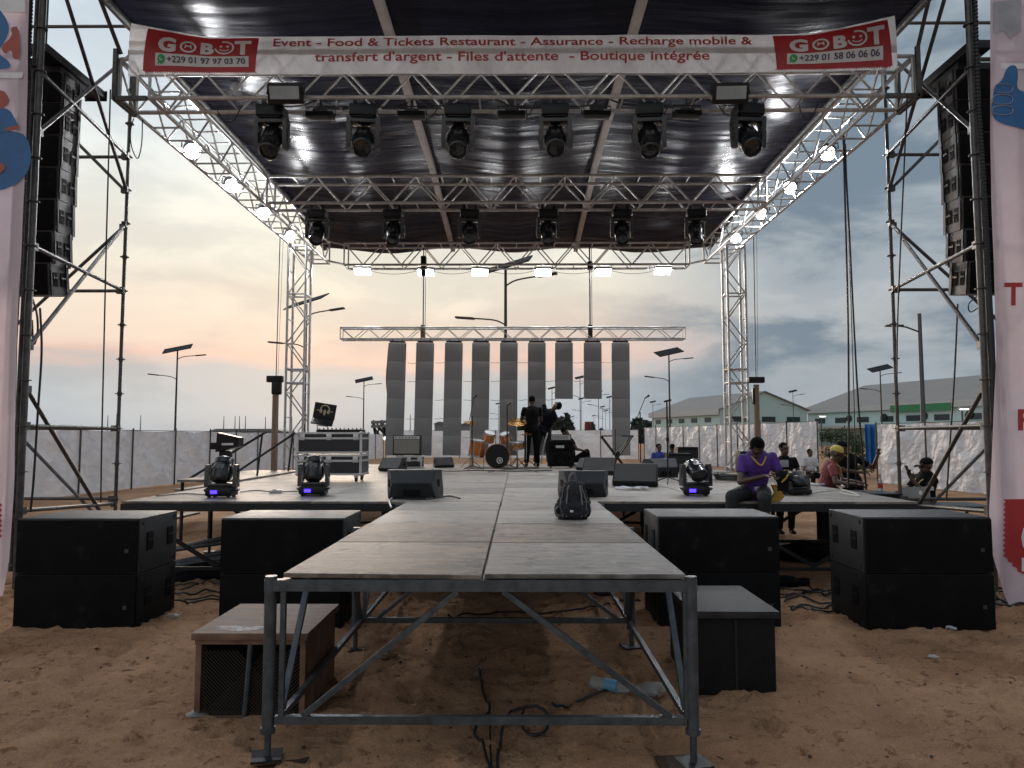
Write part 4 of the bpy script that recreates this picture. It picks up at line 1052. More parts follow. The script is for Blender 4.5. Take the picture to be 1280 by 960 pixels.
for k in range(7): B(t).cyl((x0_+.08+.08*k, YA-.045, z1_-.055), (x0_+.08+.08*k, YA-.03, z1_-.055), .014, n=8).o('knob', blk, t)
x0_, x1_ = P(685, 560, YA).x, P(717, 560, YA).x; z1_ = P(690, 551, YA).z
t = thing('bass_cabinet', 'tall black bass speaker cabinet right of the drum kit', 'speaker cabinet', ((x0_+x1_)/2, YA+.2, .998))
B(t).bx(x0_, x1_, YA, YA+.42, 1.04, z1_, .015).o('cabinet', blkmt, t)
B(t).bx(x0_+.03, x1_-.03, YA-.014, YA-.002, 1.07, z1_-.03).o('grille', grille, t)
for sx in (.28, .72):
    for sz in (.27, .68): B(t).lathe([(.10, 0), (.115, .012), (.125, .0)], 20, Matrix.Translation((x0_+(x1_-x0_)*sx, YA-.012, 1.06+(z1_-1.1)*sz)) @ Euler((PI/2, 0, 0)).to_matrix().to_4x4()).o('speaker_ring', blkmt, t)
B(t).box(((x0_+x1_)/2-.02, YA-.02, z1_-.14), (.2, .01, .06)).o('badge', silver, t)
for x in (x0_+.07, x1_-.07): B(t).cyl((x-.02, YA+.08, 1.022), (x+.02, YA+.08, 1.022), .025, n=10).o('caster', rubber, t)
t = thing('bass_amplifier', 'slim amplifier head with a pale ribbed front on the bass cabinet', 'amplifier', ((x0_+x1_)/2, YA+.15, z1_))
za = P(690, 543, YA).z
B(t).bx(x0_+.06, x1_-.05, YA+.02, YA+.33, z1_+.002, za, .012).o('case', blk, t)
B(t).bx(x0_+.085, x1_-.075, YA+.008, YA+.019, z1_+.025, za-.02).o('front_panel', silver, t)
for k in range(11): B(t).bx(x0_+.10+.037*k, x0_+.114+.037*k, YA+.0, YA+.008, z1_+.04, za-.035).o('vent_rib', steel, t)

# ------------------------------------------------------------------ drum kit
YD = 18.0; xc = P(622, 570, YD).x
t = thing('drum_kit', 'drum kit with amber shells, black bass drum front and chrome stands', 'drum kit', (xc, YD, .998))
def drum(c, r, L, d, headm, shellm=orange, name='drum', lugs=8):
    d = V(d).normalized(); c = V(c); M = Matrix.Translation(c) @ d.to_track_quat('Z', 'Y').to_matrix().to_4x4()
    s_ = B(t).lathe([(r*.97, -L/2), (r, -L/2), (r, L/2), (r*.97, L/2)], 28, M).o(name, shellm, t)
    for z in (-L/2, L/2): B(t).lathe([(r+.004, z-.02), (r+.016, z-.018), (r+.016, z+.018), (r+.004, z+.02), (r+.004, z-.02)], 28, M).o('hoop', chrome if name != 'bass_drum' else orange, s_)
    B(t).lathe([(0, L/2+.008), (r, L/2+.006)], 28, M).o('drum_head', headm, s_)
    B(t).lathe([(r, -L/2-.004), (0, -L/2-.006)], 28, M).o('drum_head', drumw, s_)
    q = B(t)
    for k in range(lugs):
        a = 2*PI*(k+.5)/lugs; q.cyl(M @ V((r*1.02*math.cos(a), r*1.02*math.sin(a), -L/2)), M @ V((r*1.02*math.cos(a), r*1.02*math.sin(a), L/2)), .009, n=6)
    q.o('lug', chrome, s_); return s_, M
s_, M = drum((xc, YD, 1.29), .285, .42, (0, -1, 0), blk, orange, 'bass_drum')
B(t).lathe([(.052, .222), (.075, .222), (.075, .218)], 24, M @ Matrix.Translation((.055, -.10, 0))).o('head_emblem', whtp, s_)
B(t).lathe([(0, .223), (.028, .222)], 20, M @ Matrix.Translation((.055, -.10, 0))).o('head_emblem', whtp, s_)
tp = P(611, 548, YD).x, P(632, 548, YD).x
drum((tp[0], YD+.02, P(611, 546, YD).z), .135, .20, (.25, -.35, .9), drumw, name='tom_drum')
drum((tp[1], YD+.02, P(632, 547, YD).z), .125, .19, (-.2, -.35, .9), drumw, name='tom_drum')
fl = P(596, 560, YD-.02); drum((fl.x, YD-.05, fl.z), .18, .36, (.15, -.12, 1), drumw, name='floor_tom')
sn = P(647, 557, YD-.1); drum((sn.x, YD-.1, sn.z), .17, .14, (-.1, -.12, 1), drumw, shellm=brass, name='snare_drum')
def tri(cx, cy, ztop, spread, m, name, par, r=.011):
    s_ = B(t if par is None else par).cyl((cx, cy, 1.02), (cx, cy, ztop), r, n=8).o(name, m, t if par is None else par)
    for k in range(3):
        a = 2*PI*k/3+.5; B(t if par is None else par).cyl((cx, cy, 1.24), (cx+spread*math.cos(a), cy+spread*math.sin(a), 1.0), r*.8, n=6).o('stand_leg', m, s_)
    return s_
for k in range(3):
    a = 2*PI*k/3; B(t).cyl((fl.x+.17*math.cos(a), YD-.05+.17*math.sin(a), 1.0), (fl.x+.17*math.cos(a), YD-.05+.17*math.sin(a), fl.z), .010, n=6).o('floor_tom_leg', chrome, t)
tri(sn.x, YD-.1, sn.z-.08, .22, chrome, 'snare_stand', None)
def cymbal(px, py, r, tilt, tx, m=brass, stand=True):
    p = P(px, py, YD+.15); M = Matrix.Translation(p) @ Euler((tilt, tx, 0)).to_matrix().to_4x4()
    s_ = tri(p.x, YD+.15, p.z, .28, chrome, 'cymbal_stand', None) if stand else t
    B(t).lathe([(0, .035), (.03, .03), (.05, .008), (r, -.012), (r, -.016), (.05, .004), (0, .006)], 30, M).o('cymbal', m, s_)
cymbal(588, 528, .17, .25, .25); cymbal(646, 527, .25, .42, .05); cymbal(658, 542, .16, .02, 0); cymbal(657, 543.2, .16, -.02, 0, stand=False)
B(t).tube([(xc-.05, YD-.02, 1.55), (xc-.05, YD-.02, 1.70), (tp[0]+.06, YD, 1.72)], .013, 6).o('tom_arm', chrome, t)
B(t).tube([(xc+.05, YD-.02, 1.55), (xc+.05, YD-.02, 1.70), (tp[1]-.06, YD, 1.71)], .013, 6).o('tom_arm', chrome, t)
q = B(t); q.box((sn.x-.16, YD-.18, 1.03), (.09, .30, .03)); q.cyl((sn.x-.16, YD-.05, 1.04), (sn.x-.16, YD-.05, 1.30), .01, n=6); q.o('pedal', chrome, t)
# drum rug
o = B((xc, YD, .998)).bx(xc-.75, xc+1.0, YD-.42, YD+.7, .999, 1.006).o('drum_mat', greyc); tag(o, 'thin dark mat under the drum kit', 'mat')

# ------------------------------------------------------------------ microphone stands, keyboard stand
def mic(px, py, pts, label, boom=True, spread=.28, clip=True):
    p = G(px, py, 1.0)
    t = thing('microphone_stand', label, 'mic stand', (p.x, p.y, 1.0))
    top = P(pts[0][0], pts[0][1], p.y)
    B(t).cyl((p.x, p.y, 1.06), (p.x, p.y, top.z), .013, n=8).o('pole', blk, t)
    for k in range(3):
        a = 2*PI*k/3+.3; B(t).cyl((p.x, p.y, 1.10), (p.x+spread*math.cos(a), p.y+spread*math.sin(a), 1.006), .010, n=6).o('leg', blk, t)
    B(t).cyl((p.x, p.y, (top.z+1)/2), (p.x, p.y, (top.z+1)/2+.06), .022, n=8).o('clutch', blk, t)
    e = top
    if len(pts) > 1:
        ps = [P(x, y, p.y) for x, y in pts[1:]]
        B(t).tube(ps, .010, 6).o('boom', blk, t); e = ps[-1]
    if clip:
        m_ = B(t).cyl(e, e+V((.06, -.10, .05)), .014, .02, n=8).o('microphone', blk, t); B(t).ball(e+V((.065, -.108, .054)), .028, None, 8, 6).o('mic_head', steel, m_)
    return t
mic(590, 587, [(590, 520), (587, 525), (592, 498)], 'black boom microphone stand left of the drum kit')
mic(634, 586, [(634, 507)], 'straight microphone stand in front of the bass drum')
mic(801, 588, [(801, 515), (796, 523), (806, 498)], 'black boom microphone stand on the right with cables wound on it')
mic(835, 604, [(835, 500)], 'tall straight stand at the right with a short T bar on top', clip=False)
p = G(835, 604, 1.0); o = B(P(835, 501, p.y)).bar(P(830, 502, p.y), P(839, 500, p.y), .03).o('tee_bar', blk); 
o2 = [x for x in bpy.data.objects if x.get('label', '').startswith('tall straight stand')][0]; o.parent = o2; o.location = o.location-o2.location
p = G(774, 586, 1.0)
t = thing('keyboard_stand', 'empty black double X keyboard stand with two flat arms', 'keyboard stand', (p.x, p.y, 1.0))
for yy in (0, .3):
    for a, b_ in (((752, 545), (783, 585)), ((791, 545), (763, 585))):
        u, v = P(*a, p.y), P(*b_, p.y); u.y += yy; v.y += yy; v.z = 1.01
        B(t).bar(u, v, .03, .03, (0, 1, 0)).o('cross_leg', blk, t)
for a, b_ in (((752, 545), (765, 545)), ((777, 545), (792, 545))):
    u, v = P(*a, p.y), P(*b_, p.y); B(t).bar(u, v, .05, .03).o('top_arm', blk, t)
B(t).cyl(P(769, 536, p.y), P(769, 585, p.y+.1), .012, n=6).o('pole', blk, t)
c_ = P(772, 567, p.y); B(t).cyl(c_-V((0, .03, 0)), c_+V((0, .34, 0)), .05, n=10).o('pivot', blk, t)

# ------------------------------------------------------------------ backpack
p = G(717, 650.5, 1.0)
t = thing('backpack', 'dark crumpled backpack with grey straps standing on the runway boards', 'backpack', (p.x, p.y+.1, 1.0))
def bp_pt(u, v):
    a = 2*PI*u; z = v*.345
    w = .135*(1-.42*max(0, (v-.35)/.65)**1.6)*(.90+.18*min(1, v*5)) ; d = .105*(1-.45*max(0, (v-.4)/.6)**1.7)
    k = 1+.17*(float(fbm(u*8+3, v*5, 2, N2))-.5)*2+.10*(float(fbm(u*26+3, v*13+8, 3, N1))-.5)*2+.02*math.sin(a*9+v*4)
    ca, sa = math.cos(a), math.sin(a); e = .62
    cx = abs(ca)**e*(1 if ca > 0 else -1); cy = abs(sa)**e*(1 if sa > 0 else -1)
    return V((p.x+w*k*cx+.012*v, p.y+.11+d*k*cy+.02*v, 1.0+z))
def bpk(u, v):
    if v > .93:
        f = (v-.93)/.07; b_ = bp_pt(u, .93); c = V((p.x+.012, p.y+.13, 1.0+.345)); q_ = b_.lerp(c, f); q_.z = 1.0+.93*.345+.028*math.sin(f*PI/2); return q_
    return bp_pt(u, v)
q = B(t); q.grid(bpk, 110, 64); q.o('bag', bagm, t, ang=80)
def pk(u, v):
    a = -PI*.85+PI*.7*u; x = math.cos(a); b_ = bp_pt((a % (2*PI))/(2*PI), .04+.46*v); s_ = math.sin(PI*u)**.5*math.sin(PI*min(1, max(0, v)))**.4
    return b_+V((0, -.045*s_-.002, 0))
q = B(t); q.grid(pk, 24, 16); q.o('front_pocket', bagm, t, ang=80)
for u in (.62, .70, .80, .86):
    B(t).tube([bp_pt(u, v)*1.0+V((0, -.012 if v > .5 else -.03, 0)) for v in [.1+.8*k/14 for k in range(15)]], .0055 if u in (.62, .86) else .008, 6).o('strap' if u in (.70, .80) else 'zip', bagt, t)
B(t).tube(spline([(p.x-.03, p.y+.12, 1.345), (p.x-.015, p.y+.10, 1.40), (p.x+.015, p.y+.11, 1.415), (p.x+.03, p.y+.12, 1.36)], 6), .011, 6).o('top_handle', bagt, t)
B(t).box((p.x-.02, p.y-.035, 1.085), (.03, .02, .02), None, .005).o('buckle', whtp, t)
for s in (-1, 1): B(t).ball((p.x+s*.135, p.y+.12, 1.085), (.035, .06, .07), None, 10, 8).o('side_pocket', bagm, t)
B(t).tube(spline([(p.x-.13, p.y+.05, 1.12), (p.x-.165, p.y+.03, 1.09), (p.x-.15, p.y+.02, 1.05), (p.x-.12, p.y+.03, 1.04)], 5), .008, 6).o('strap_tail', bagt, t)

# ------------------------------------------------------------------ small stage clutter
def on_stage(px, py): 
    p = G(px, py, 1.0); p.z = 1.0; return p
p = on_stage(345, 616)
t = thing('power_strip', 'small white power adapter lying between the two left floor lamps', 'adapter', p); B(t).box(p+V((0, 0, .02)), (.16, .09, .04), Euler((0, 0, .2)), .006).o('box', white, t); B(t).box(p+V((-.02, 0, .045)), (.05, .05, .012), None, .003).o('plug', greyp, t)
def ccab(l, label, r=.009, z=1.008, m=rubber):
    pts = spline([G(x, y, z) for x, y in l], 8); o = B(pts[0]).tube(pts, r, 6).o('floor_cable', m); tag(o, label, 'cable')
ccab([(195, 620), (230, 617), (262, 619)], 'black cable running left from the left floor lamp', .007)
ccab([(300, 615), (320, 613), (345, 615), (370, 614), (385, 617)], 'black cable on the boards joining the two left floor lamps', .007)
ccab([(489, 634), (487, 626), (495, 620), (508, 621), (516, 617)], 'white cable curling beside the left runway head monitor', .010, 1.01, white)
ccab([(505, 623), (530, 624), (560, 620), (575, 623)], 'grey cable trailing right of the left runway head monitor', .009)
ccab([(540, 586), (560, 589), (600, 588), (640, 589), (690, 588)], 'black cable lying along the boards in front of the drums', .010)
ccab([(610, 590), (650, 586), (672, 590)], 'short cable by the snare drum stand', .008)
ccab([(845, 590), (870, 597), (900, 590), (925, 598)], 'black cable between the right floor lamp and the column', .010)
p = on_stage(790, 612)
q = B(p); q.grid(lambda u, v: V((p.x-.24+.48*u, p.y-.10+.2*v, 1.004+.05*float(fbm(u*4, v*4+7, 3, N2)))), 16, 8); o = q.o('cloth_scrap', whitec, norm=False, ang=80); tag(o, 'crumpled white cloth in front of the grey monitor wedge', 'cloth')
p = on_stage(689, 593); o = B(p).box(p+V((0, 0, .004)), (.05, .24, .006), Euler((0, 0, .6))).o('tape_strip', whtp); tag(o, 'short strip of white tape on the boards before the bass cabinet', 'tape')
p = on_stage(912, 600)
t = thing('coiled_cable', 'coil of black cable with a yellow plug end behind the man in purple', 'cable coil', p)
for k in range(4): B(t).lathe([(.20+.02*k, .02+.03*k), (.225+.02*k, .035+.03*k), (.25+.02*k, .02+.03*k), (.225+.02*k, .005+.03*k), (.20+.02*k, .02+.03*k)], 26, Matrix.Translation(p)).o('coil', rubber, t)
B(t).box(p+V((.02, -.05, .10)), (.22, .08, .04), Euler((0, 0, .4)), .012).o('plug_end', yell2, t)
p = on_stage(930, 590); t = thing('equipment_box', 'black equipment box standing at the foot of the right rear column', 'box', p)
B(t).box(p+V((.1, 0, .22)), (.45, .4, .44), None, .012).o('body', blkmt, t); B(t).box(p+V((.1, -.203, .33)), (.14, .008, .04)).o('handle', steel, t)
for i, (px, py, sx) in enumerate(((858, 584, .5), (848, 590, .4))):
    p = on_stage(px, py); t = thing('amplifier_rack', 'dark rack box among the monitors left of the right column, %s' % ('taller' if i == 0 else 'shorter'), 'rack', p)
    B(t).box(p+V((0, 0, sx/2)), (.5, .45, sx), None, .01).o('case', blkmt, t); B(t).box(p+V((0, -.228, sx*.55)), (.44, .008, sx*.6)).o('front_panel', steel, t)
ccab([(1010, 604), (1025, 606), (1040, 604), (1055, 608)], 'pale cable tangle on the stage right of the man in purple', .02, 1.02, whitec)
ccab([(1010, 617), (1050, 612), (1075, 620), (1050, 616)], 'white cable lying near the right edge of the stage', .008, 1.006, white)

# ------------------------------------------------------------------ litter and ground cables
def gcab(l, label, r=.008, m=rubber):
    pts = spline([G(x, y, 0) for x, y in l], 26)
    for q_ in pts: q_.z = max(gz(q_.x, q_.y), gz(q_.x, q_.y+.04), gz(q_.x+.045, q_.y))+r*1.2
    for _ in range(6):
        zs_ = [q_.z for q_ in pts]
        for k in range(1, len(pts)-1): pts[k].z = max(zs_[k]*.4+.6*(zs_[k-1]+zs_[k+1])/2, zs_[k]-.012)
    o = B(pts[0]).tube(pts, r, 6).o('ground_cable', m); tag(o, label, 'cable')
gcab([(598, 830), (603, 860), (612, 888), (600, 900), (593, 915), (603, 930), (615, 965)], 'black cable snaking out under the runway front, left strand', .009)
gcab([(690, 885), (730, 878), (770, 866)], 'black cable running to the plastic bottle under the runway', .009)
gcab([(655, 892), (650, 905), (662, 914), (680, 911), (686, 898), (670, 888), (640, 893), (628, 915), (622, 945), (624, 970)], 'black cable making a loop in front of the runway', .009)
gcab([(612, 890), (613, 930), (615, 970)], 'thin black cable lying straight under the runway front', .006)
gcab([(560, 772), (620, 764), (690, 767), (745, 760), (790, 752), (830, 760)], 'black cables lying under the second bay of the runway', .010)
for i in range(7):
    yb = 735+5*i
    gcab([(965+4*i, yb), (1000, yb-4+random.uniform(-5, 5)), (1030, yb+random.uniform(-8, 8)), (1060, yb-5+random.uniform(-6, 6)), (1085, yb+random.uniform(-4, 4))], 'black cable in the tangle between the two right subwoofer stacks', .011)
    bpy.data.objects[-1] if False else None
for i in range(6):
    yb = 735+4*i
    gcab([(1232, yb), (1245, yb+random.uniform(-4, 6)), (1262, yb+random.uniform(-3, 6)), (1290, yb+random.uniform(0, 8))], 'black cable in the tangle at the foot of the right scaffold tower', .013)
for i in range(5):
    yb = 735+5*i
    gcab([(215, yb), (235, yb+random.uniform(-3, 3)), (258, yb-4+random.uniform(-3, 3)), (285, yb+random.uniform(-3, 3))], 'black cable on the sand between the two left subwoofer stacks', .011)
for o in COL.objects:
    if 'tangle between' in o.get('label', ''): o['group'] = 'cables between the right subwoofers'
    if 'tangle at the foot' in o.get('label', ''): o['group'] = 'cables by the right tower'
    if 'between the two left' in o.get('label', ''): o['group'] = 'cables between the left subwoofers'
# bottles
def bottle(px, py, rz, L, r, label, tilt=.05):
    p = G(px, py, 0); p.z = gz(p.x, p.y)+r
    M = Matrix.Translation(p) @ Euler((0, R(90)+tilt, rz)).to_matrix().to_4x4()
    t = thing('plastic_bottle', label, 'bottle', p)
    B(t).lathe([(0, -L/2), (r*.8, -L/2), (r, -L/2+.015), (r*.97, -.03), (r, 0), (r, L*.2), (r*.75, L*.36), (r*.33, L*.44), (r*.33, L*.47)], 18, M).o('body', pet, t)
    B(t).lathe([(r*1.015, -.05), (r*1.02, .035)], 18, M).o('paper_label', mat('blue bottle label', (.12,.35,.55), .5), t)
    B(t).lathe([(r*.40, L*.455), (r*.40, L*.5), (0, L*.5)], 12, M).o('cap', redpl, t)
bottle(765, 868, -.42, .30, .042, 'clear plastic water bottle with a blue label lying under the runway')
def crumple(px, py, r, m, name, label, cat, seed, zs=.6):
    p = G(px, py, 0); p.z = gz(p.x, p.y)+r*zs*.6
    q = B(p); bmesh.ops.create_icosphere(q.bm, subdivisions=3, radius=1); rn = random.Random(seed)
    dirs = [V((rn.gauss(0, 1), rn.gauss(0, 1), rn.gauss(0, 1))).normalized() for _ in range(26)]
    for v in q.bm.verts:
        k = 1-.45*max(0, max(v.co.normalized().dot(d) for d in dirs[:13])-.8)/.2+.22*max(0, max(v.co.normalized().dot(d) for d in dirs[13:])-.85)/.15
        v.co = p+V((v.co.x*r*1.3*k, v.co.y*r*k, v.co.z*r*zs*k))
    o = q.o(name, m, ang=15); tag(o, label, cat)
crumple(816, 868, .085, bagpl, 'plastic_bag', 'crumpled clear plastic bag beside the bottle under the runway', 'plastic bag', 3)
crumple(601, 833, .03, bagpl, 'plastic_sachet', 'small crumpled clear sachet on the dark sand under the runway', 'litter', 4, .9)
crumple(215, 774, .05, bagpl, 'plastic_cup', 'crushed clear cup on the sand beside the far left subwoofers', 'litter', 5)
crumple(246, 891, .055, bagpl, 'plastic_scrap', 'grey crumpled plastic at the corner of the brown crate', 'litter', 6, .5)
crumple(1184, 786, .055, mat('pale blue paper', (.36,.38,.44), .7), 'paper_ball', 'crumpled pale paper on the sand before the far right subwoofers', 'litter', 7)
crumple(1166, 821, .035, mat('white paper scrap', (.42,.42,.42), .7), 'paper_scrap', 'flat white paper scrap on the sand at the right', 'litter', 8, .3)
crumple(483, 822, .06, mat('brown wrapper', (.16,.09,.05), .6), 'wrapper', 'brown crumpled wrapper under the left of the runway', 'litter', 9, .5)

# dry twigs and crumbs lying on the sand
q = B((0, 5, 0)); rn = random.Random(21)
for k in range(520):
    x = rn.uniform(-6.3, 6.3); y = rn.uniform(3.0, 9.3) if k % 3 else rn.uniform(3.0, 6.0); z = gz(x, y)
    if k % 4 == 0:
        a = rn.uniform(0, PI); l = rn.uniform(.02, .08); q.tube([(x, y, z+.004), (x+l*.5*math.cos(a), y+l*.5*math.sin(a), z+.008), (x+l*math.cos(a+.4), y+l*math.sin(a+.4), z+.004)], rn.uniform(.0015, .0035), 4)
    else:
        r = rn.uniform(.004, .013)*(1.6 if k % 17 == 0 else 1); M_ = Matrix((V((rn.gauss(0, 1), rn.gauss(0, 1), rn.gauss(0, 1))).normalized(), V((0, 1, 0)), V((0, 0, 1)))); q.ball((x, y, z+r*.3), (r*rn.uniform(.8, 1.6), r, r*.6), Matrix.Rotation(rn.uniform(0, 3), 3, 'Z'), 5, 4)
o = q.o('sand_debris', mat('dry debris', (.075,.048,.03), .9, 0, (.02,.014,.01), 3), ang=20); o['kind'] = 'stuff'; o['label'] = 'dark twigs and crumbs scattered over the trampled sand'; o['category'] = 'debris'

for px, py, r, zs, lab, sd in ((246, 722, .34, .45, 'low heap of black sheeting on the sand between the left subwoofer stacks', 31), (1010, 700, .30, .75, 'black bundled sheeting under the right wing of the stage', 32), (985, 730, .18, .4, 'small heap of black cloth beside the cables at the right', 33)):
    p = G(px, py, 0)
    q = B(p); bmesh.ops.create_icosphere(q.bm, subdivisions=4, radius=1)
    for v in q.bm.verts:
        d = v.co.copy(); k = 1+.5*(float(fbm(d.x*2.2+sd, d.y*2.2+d.z*1.7, 4))-.5)*2
        v.co = V((p.x+d.x*r*1.4*k, p.y+d.y*r*k, max(gz(p.x, p.y)-.01, d.z*r*zs*k+.02)))
    tag(q.o('black_sheeting', blackc, ang=60), lab, 'sheeting')
# ------------------------------------------------------------------ people
def remesh(b_, name, m, par, vox, sm=4, f=.5, ang=180):
    o = b_.o(name, m, par, norm=False, ang=ang)
    r = o.modifiers.new('r', 'REMESH'); r.mode = 'VOXEL'; r.voxel_size = vox
    if sm:
        s_ = o.modifiers.new('s', 'SMOOTH'); s_.factor = f; s_.iterations = sm
    dg = bpy.context.evaluated_depsgraph_get(); me2 = bpy.data.meshes.new_from_object(o.evaluated_get(dg))
    o.modifiers.clear(); old = o.data; o.data = me2; bpy.data.meshes.remove(old)
    if not me2.materials: me2.materials.append(m)
    for p in me2.polygons: p.use_smooth = True
    return o
def basis(x, z):
    z = V(z).normalized(); x = V(x); x = (x-z*x.dot(z)).normalized(); return Matrix((x, z.cross(x), z)).transposed()
def person(loc, rz, label, J, shirt, trous, sk=skin, vox=.012, sleeve=.55, cap=None, capbrim=True, hair=True, shoes=blk, legs=True, sc=1., grp=None, beltm=None, lanyard=None):
    t = thing('person', label, 'person', loc, 0, grp)
    Z = Matrix.Rotation(rz, 3, 'Z'); L = V(loc)
    K = {k: L+Z @ (V(v)*sc) for k, v in J.items() if k not in ('face', 'up', 'handL', 'handR')}
    D = {k: (Z @ V(J[k])).normalized() for k in ('face', 'up', 'handL', 'handR') if k in J}
    face, up = D['face'], D.get('up', V((0, 0, 1)))
    sh = (K['shL']-K['shR']).normalized(); spine = (K['neck']-K['pelvis']).normalized()
    TB = basis(sh, spine); FB = basis(face.cross(up) if face.cross(up).length > .01 else sh, up)   # x: its right
    def torso(q, g):
        wz = K['pelvis']; ch = K['pelvis'].lerp(K['neck'], .70); ws = K['pelvis'].lerp(K['neck'], .34)
        q.ball(wz, (.155*sc+g, .115*sc+g, .13*sc+g), TB); q.ball(ws, (.145*sc+g, .105*sc+g, .17*sc+g), TB); q.ball(ch, (.168*sc+g, .118*sc+g, .19*sc+g), TB)
        for s in 'LR': q.cap(K['pelvis'].lerp(K['neck'], .86), K['sh'+s]-V((0, 0, .015))*sc, .066*sc+g, .050*sc+g)
    def hand(q, s, w, el):
        d = D.get('hand'+s, (w-el).normalized()); side = d.cross(V((0, 0, 1)) if abs(d.z) < .9 else V((0, 1, 0))).normalized(); nrm = side.cross(d)
        pc = w+d*.045*sc
        q.ball(pc, (.036*sc, .05*sc, .017*sc), basis(side, nrm) @ Matrix.Identity(3) if False else Matrix((side, d, nrm)).transposed())
        for k, (off, ln) in enumerate(((-.028, .058), (-.010, .068), (.009, .064), (.027, .05))):
            a = pc+d*.038*sc+side*off*sc; b_ = a+(d*.8-nrm*.45).normalized()*ln*.55*sc; c = b_+(d*.35-nrm*.9).normalized()*ln*.5*sc
            q.cap(a, b_, .0095*sc, .0088*sc, 8); q.cap(b_, c, .0088*sc, .0075*sc, 8)
        sg = -1 if s == 'L' else 1
        a = w+d*.02*sc+side*sg*.03*sc; b_ = a+(d*.6+side*sg*.55-nrm*.3).normalized()*.04*sc; q.cap(a, b_, .0115*sc, .010*sc, 8); q.cap(b_, b_+(d*.8-nrm*.3)*.028*sc, .010*sc, .008*sc, 8)
    q = B(t); torso(q, 0)
    for s in 'LR':
        q.cap(K['sh'+s], K['el'+s], .05*sc, .040*sc); q.cap(K['el'+s], K['wr'+s], .041*sc, .027*sc); hand(q, s, K['wr'+s], K['el'+s])
        if legs:
            q.cap(K['hip'+s], K['kn'+s], .082*sc, .056*sc); q.cap(K['kn'+s], K['an'+s], .055*sc, .036*sc)
    hd = K['head']
    q.cap(K['neck']-up*.03, hd-up*.05*sc-face*.015*sc, .056*sc, .052*sc)
    HB = Matrix((FB.col[0], face, up)).transposed() if True else FB
    h = lambda x, y, z: hd+HB @ V((x*sc, y*sc, z*sc))
    q.ball(h(0, -.012, .02), (.076*sc, .094*sc, .098*sc), HB, 18, 12); q.ball(h(0, .018, -.055), (.058*sc, .066*sc, .062*sc), HB); q.ball(h(0, .055, -.088), (.028*sc, .025*sc, .024*sc), HB)
    q.cap(h(0, .085, .018), h(0, .104, -.022), .010*sc, .017*sc, 8)
    q.cap(h(-.03, .080, -.058), h(.03, .080, -.058), .012*sc, .012*sc, 8); q.cap(h(-.04, .074, .034), h(.04, .074, .034), .013*sc, .013*sc, 8)
    for s in (-1, 1): q.ball(h(s*.078, -.012, -.002), (.012*sc, .022*sc, .032*sc), HB, 8, 6)
    body = remesh(q, 'body', sk, t, vox*.75 if vox < .01 else vox*.8, 3)
    for s in (-1, 1): B(t).ball(h(s*.030, .0815, .012), (.012*sc, .008*sc, .008*sc), HB, 8, 6).o('eye', dkeye, t)
    if hair and cap is None:
        q = B(t); q.ball(h(0, -.022, .035), (.083*sc, .096*sc, .094*sc), HB, 18, 12)
        for v in list(q.bm.verts):
            l = HB.inverted() @ (v.co-hd)
            if l.y > .045*sc and l.z < .075*sc: v.co = hd+HB @ V((l.x*.8, .04*sc, l.z*.9))
            if l.z < -.02*sc: v.co = hd+HB @ V((l.x*.86, l.y*.86+.004, -.02*sc+(l.z+.02*sc)*.35))
        q.o('hair', hairm, t)
    if cap is not None:
        q = B(t); q.ball(h(0, -.014, .045), (.086*sc, .102*sc, .085*sc), HB, 18, 12)
        for v in list(q.bm.verts):
            l = HB.inverted() @ (v.co-hd)
            if l.z < .03*sc: v.co = hd+HB @ V((l.x, l.y, .03*sc))
        c_ = q.o('cap', cap, t)
        if capbrim:
            q = B(t); vs = []; 
            for k in range(13):
                a = PI*(.12+.76*k/12); x, y = math.cos(a), math.sin(a); vs.append((x*.078*sc, (.05+.14*y)*sc))
            q.prism([(x, y) for x, y in vs], .008, Matrix.Translation(h(0, 0, .036)) @ HB.to_4x4() @ Euler((R(-12), 0, 0)).to_matrix().to_4x4()); q.o('cap_brim', cap, c_)
    q = B(t); torso(q, .014)
    q.ball(K['pelvis']-spine*.05, (.165*sc, .128*sc, .10*sc), TB)
    for s in 'LR':
        e = K['sh'+s].lerp(K['el'+s], sleeve if sleeve <= 1 else 1)
        q.ball(K['sh'+s], .059*sc); q.tube([K['sh'+s], e], [.059*sc, .058*sc if sleeve <= 1 else .052*sc], 14)
        if sleeve > 1: q.ball(e, .055*sc); q.tube([e, K['el'+s].lerp(K['wr'+s], sleeve-1)], [.055*sc, .043*sc], 12)
    remesh(q, 'shirt', shirt, t, vox, 2)
    if legs:
        q = B(t); q.ball(K['pelvis']-spine*.03, (.168*sc, .13*sc, .12*sc), TB)
        for s in 'LR':
            q.cap(K['pelvis'].lerp(K['hip'+s], .7), K['hip'+s], .10*sc, .102*sc); q.cap(K['hip'+s], K['kn'+s], .102*sc, .076*sc); q.ball(K['kn'+s], .076*sc)
            q.tube([K['kn'+s], K['kn'+s].lerp(K['an'+s], .94)], [.076*sc, .06*sc], 14)
        remesh(q, 'trousers', trous, t, vox, 2)
        for s in 'LR':
            a = K['an'+s]; f = Z @ V(J.get('toe'+s, (0, -1, 0)) if False else (0, -1, 0)); fb = Matrix((f.cross(V((0, 0, 1))), f, V((0, 0, 1)))).transposed()
            q = B(t); q.ball(a+f*.07*sc-V((0, 0, .035*sc)), (.046*sc, .125*sc, .04*sc), fb); q.ball(a-f*.01*sc-V((0, 0, .015*sc)), (.045*sc, .055*sc, .055*sc), fb); q.o('shoe', shoes, t)
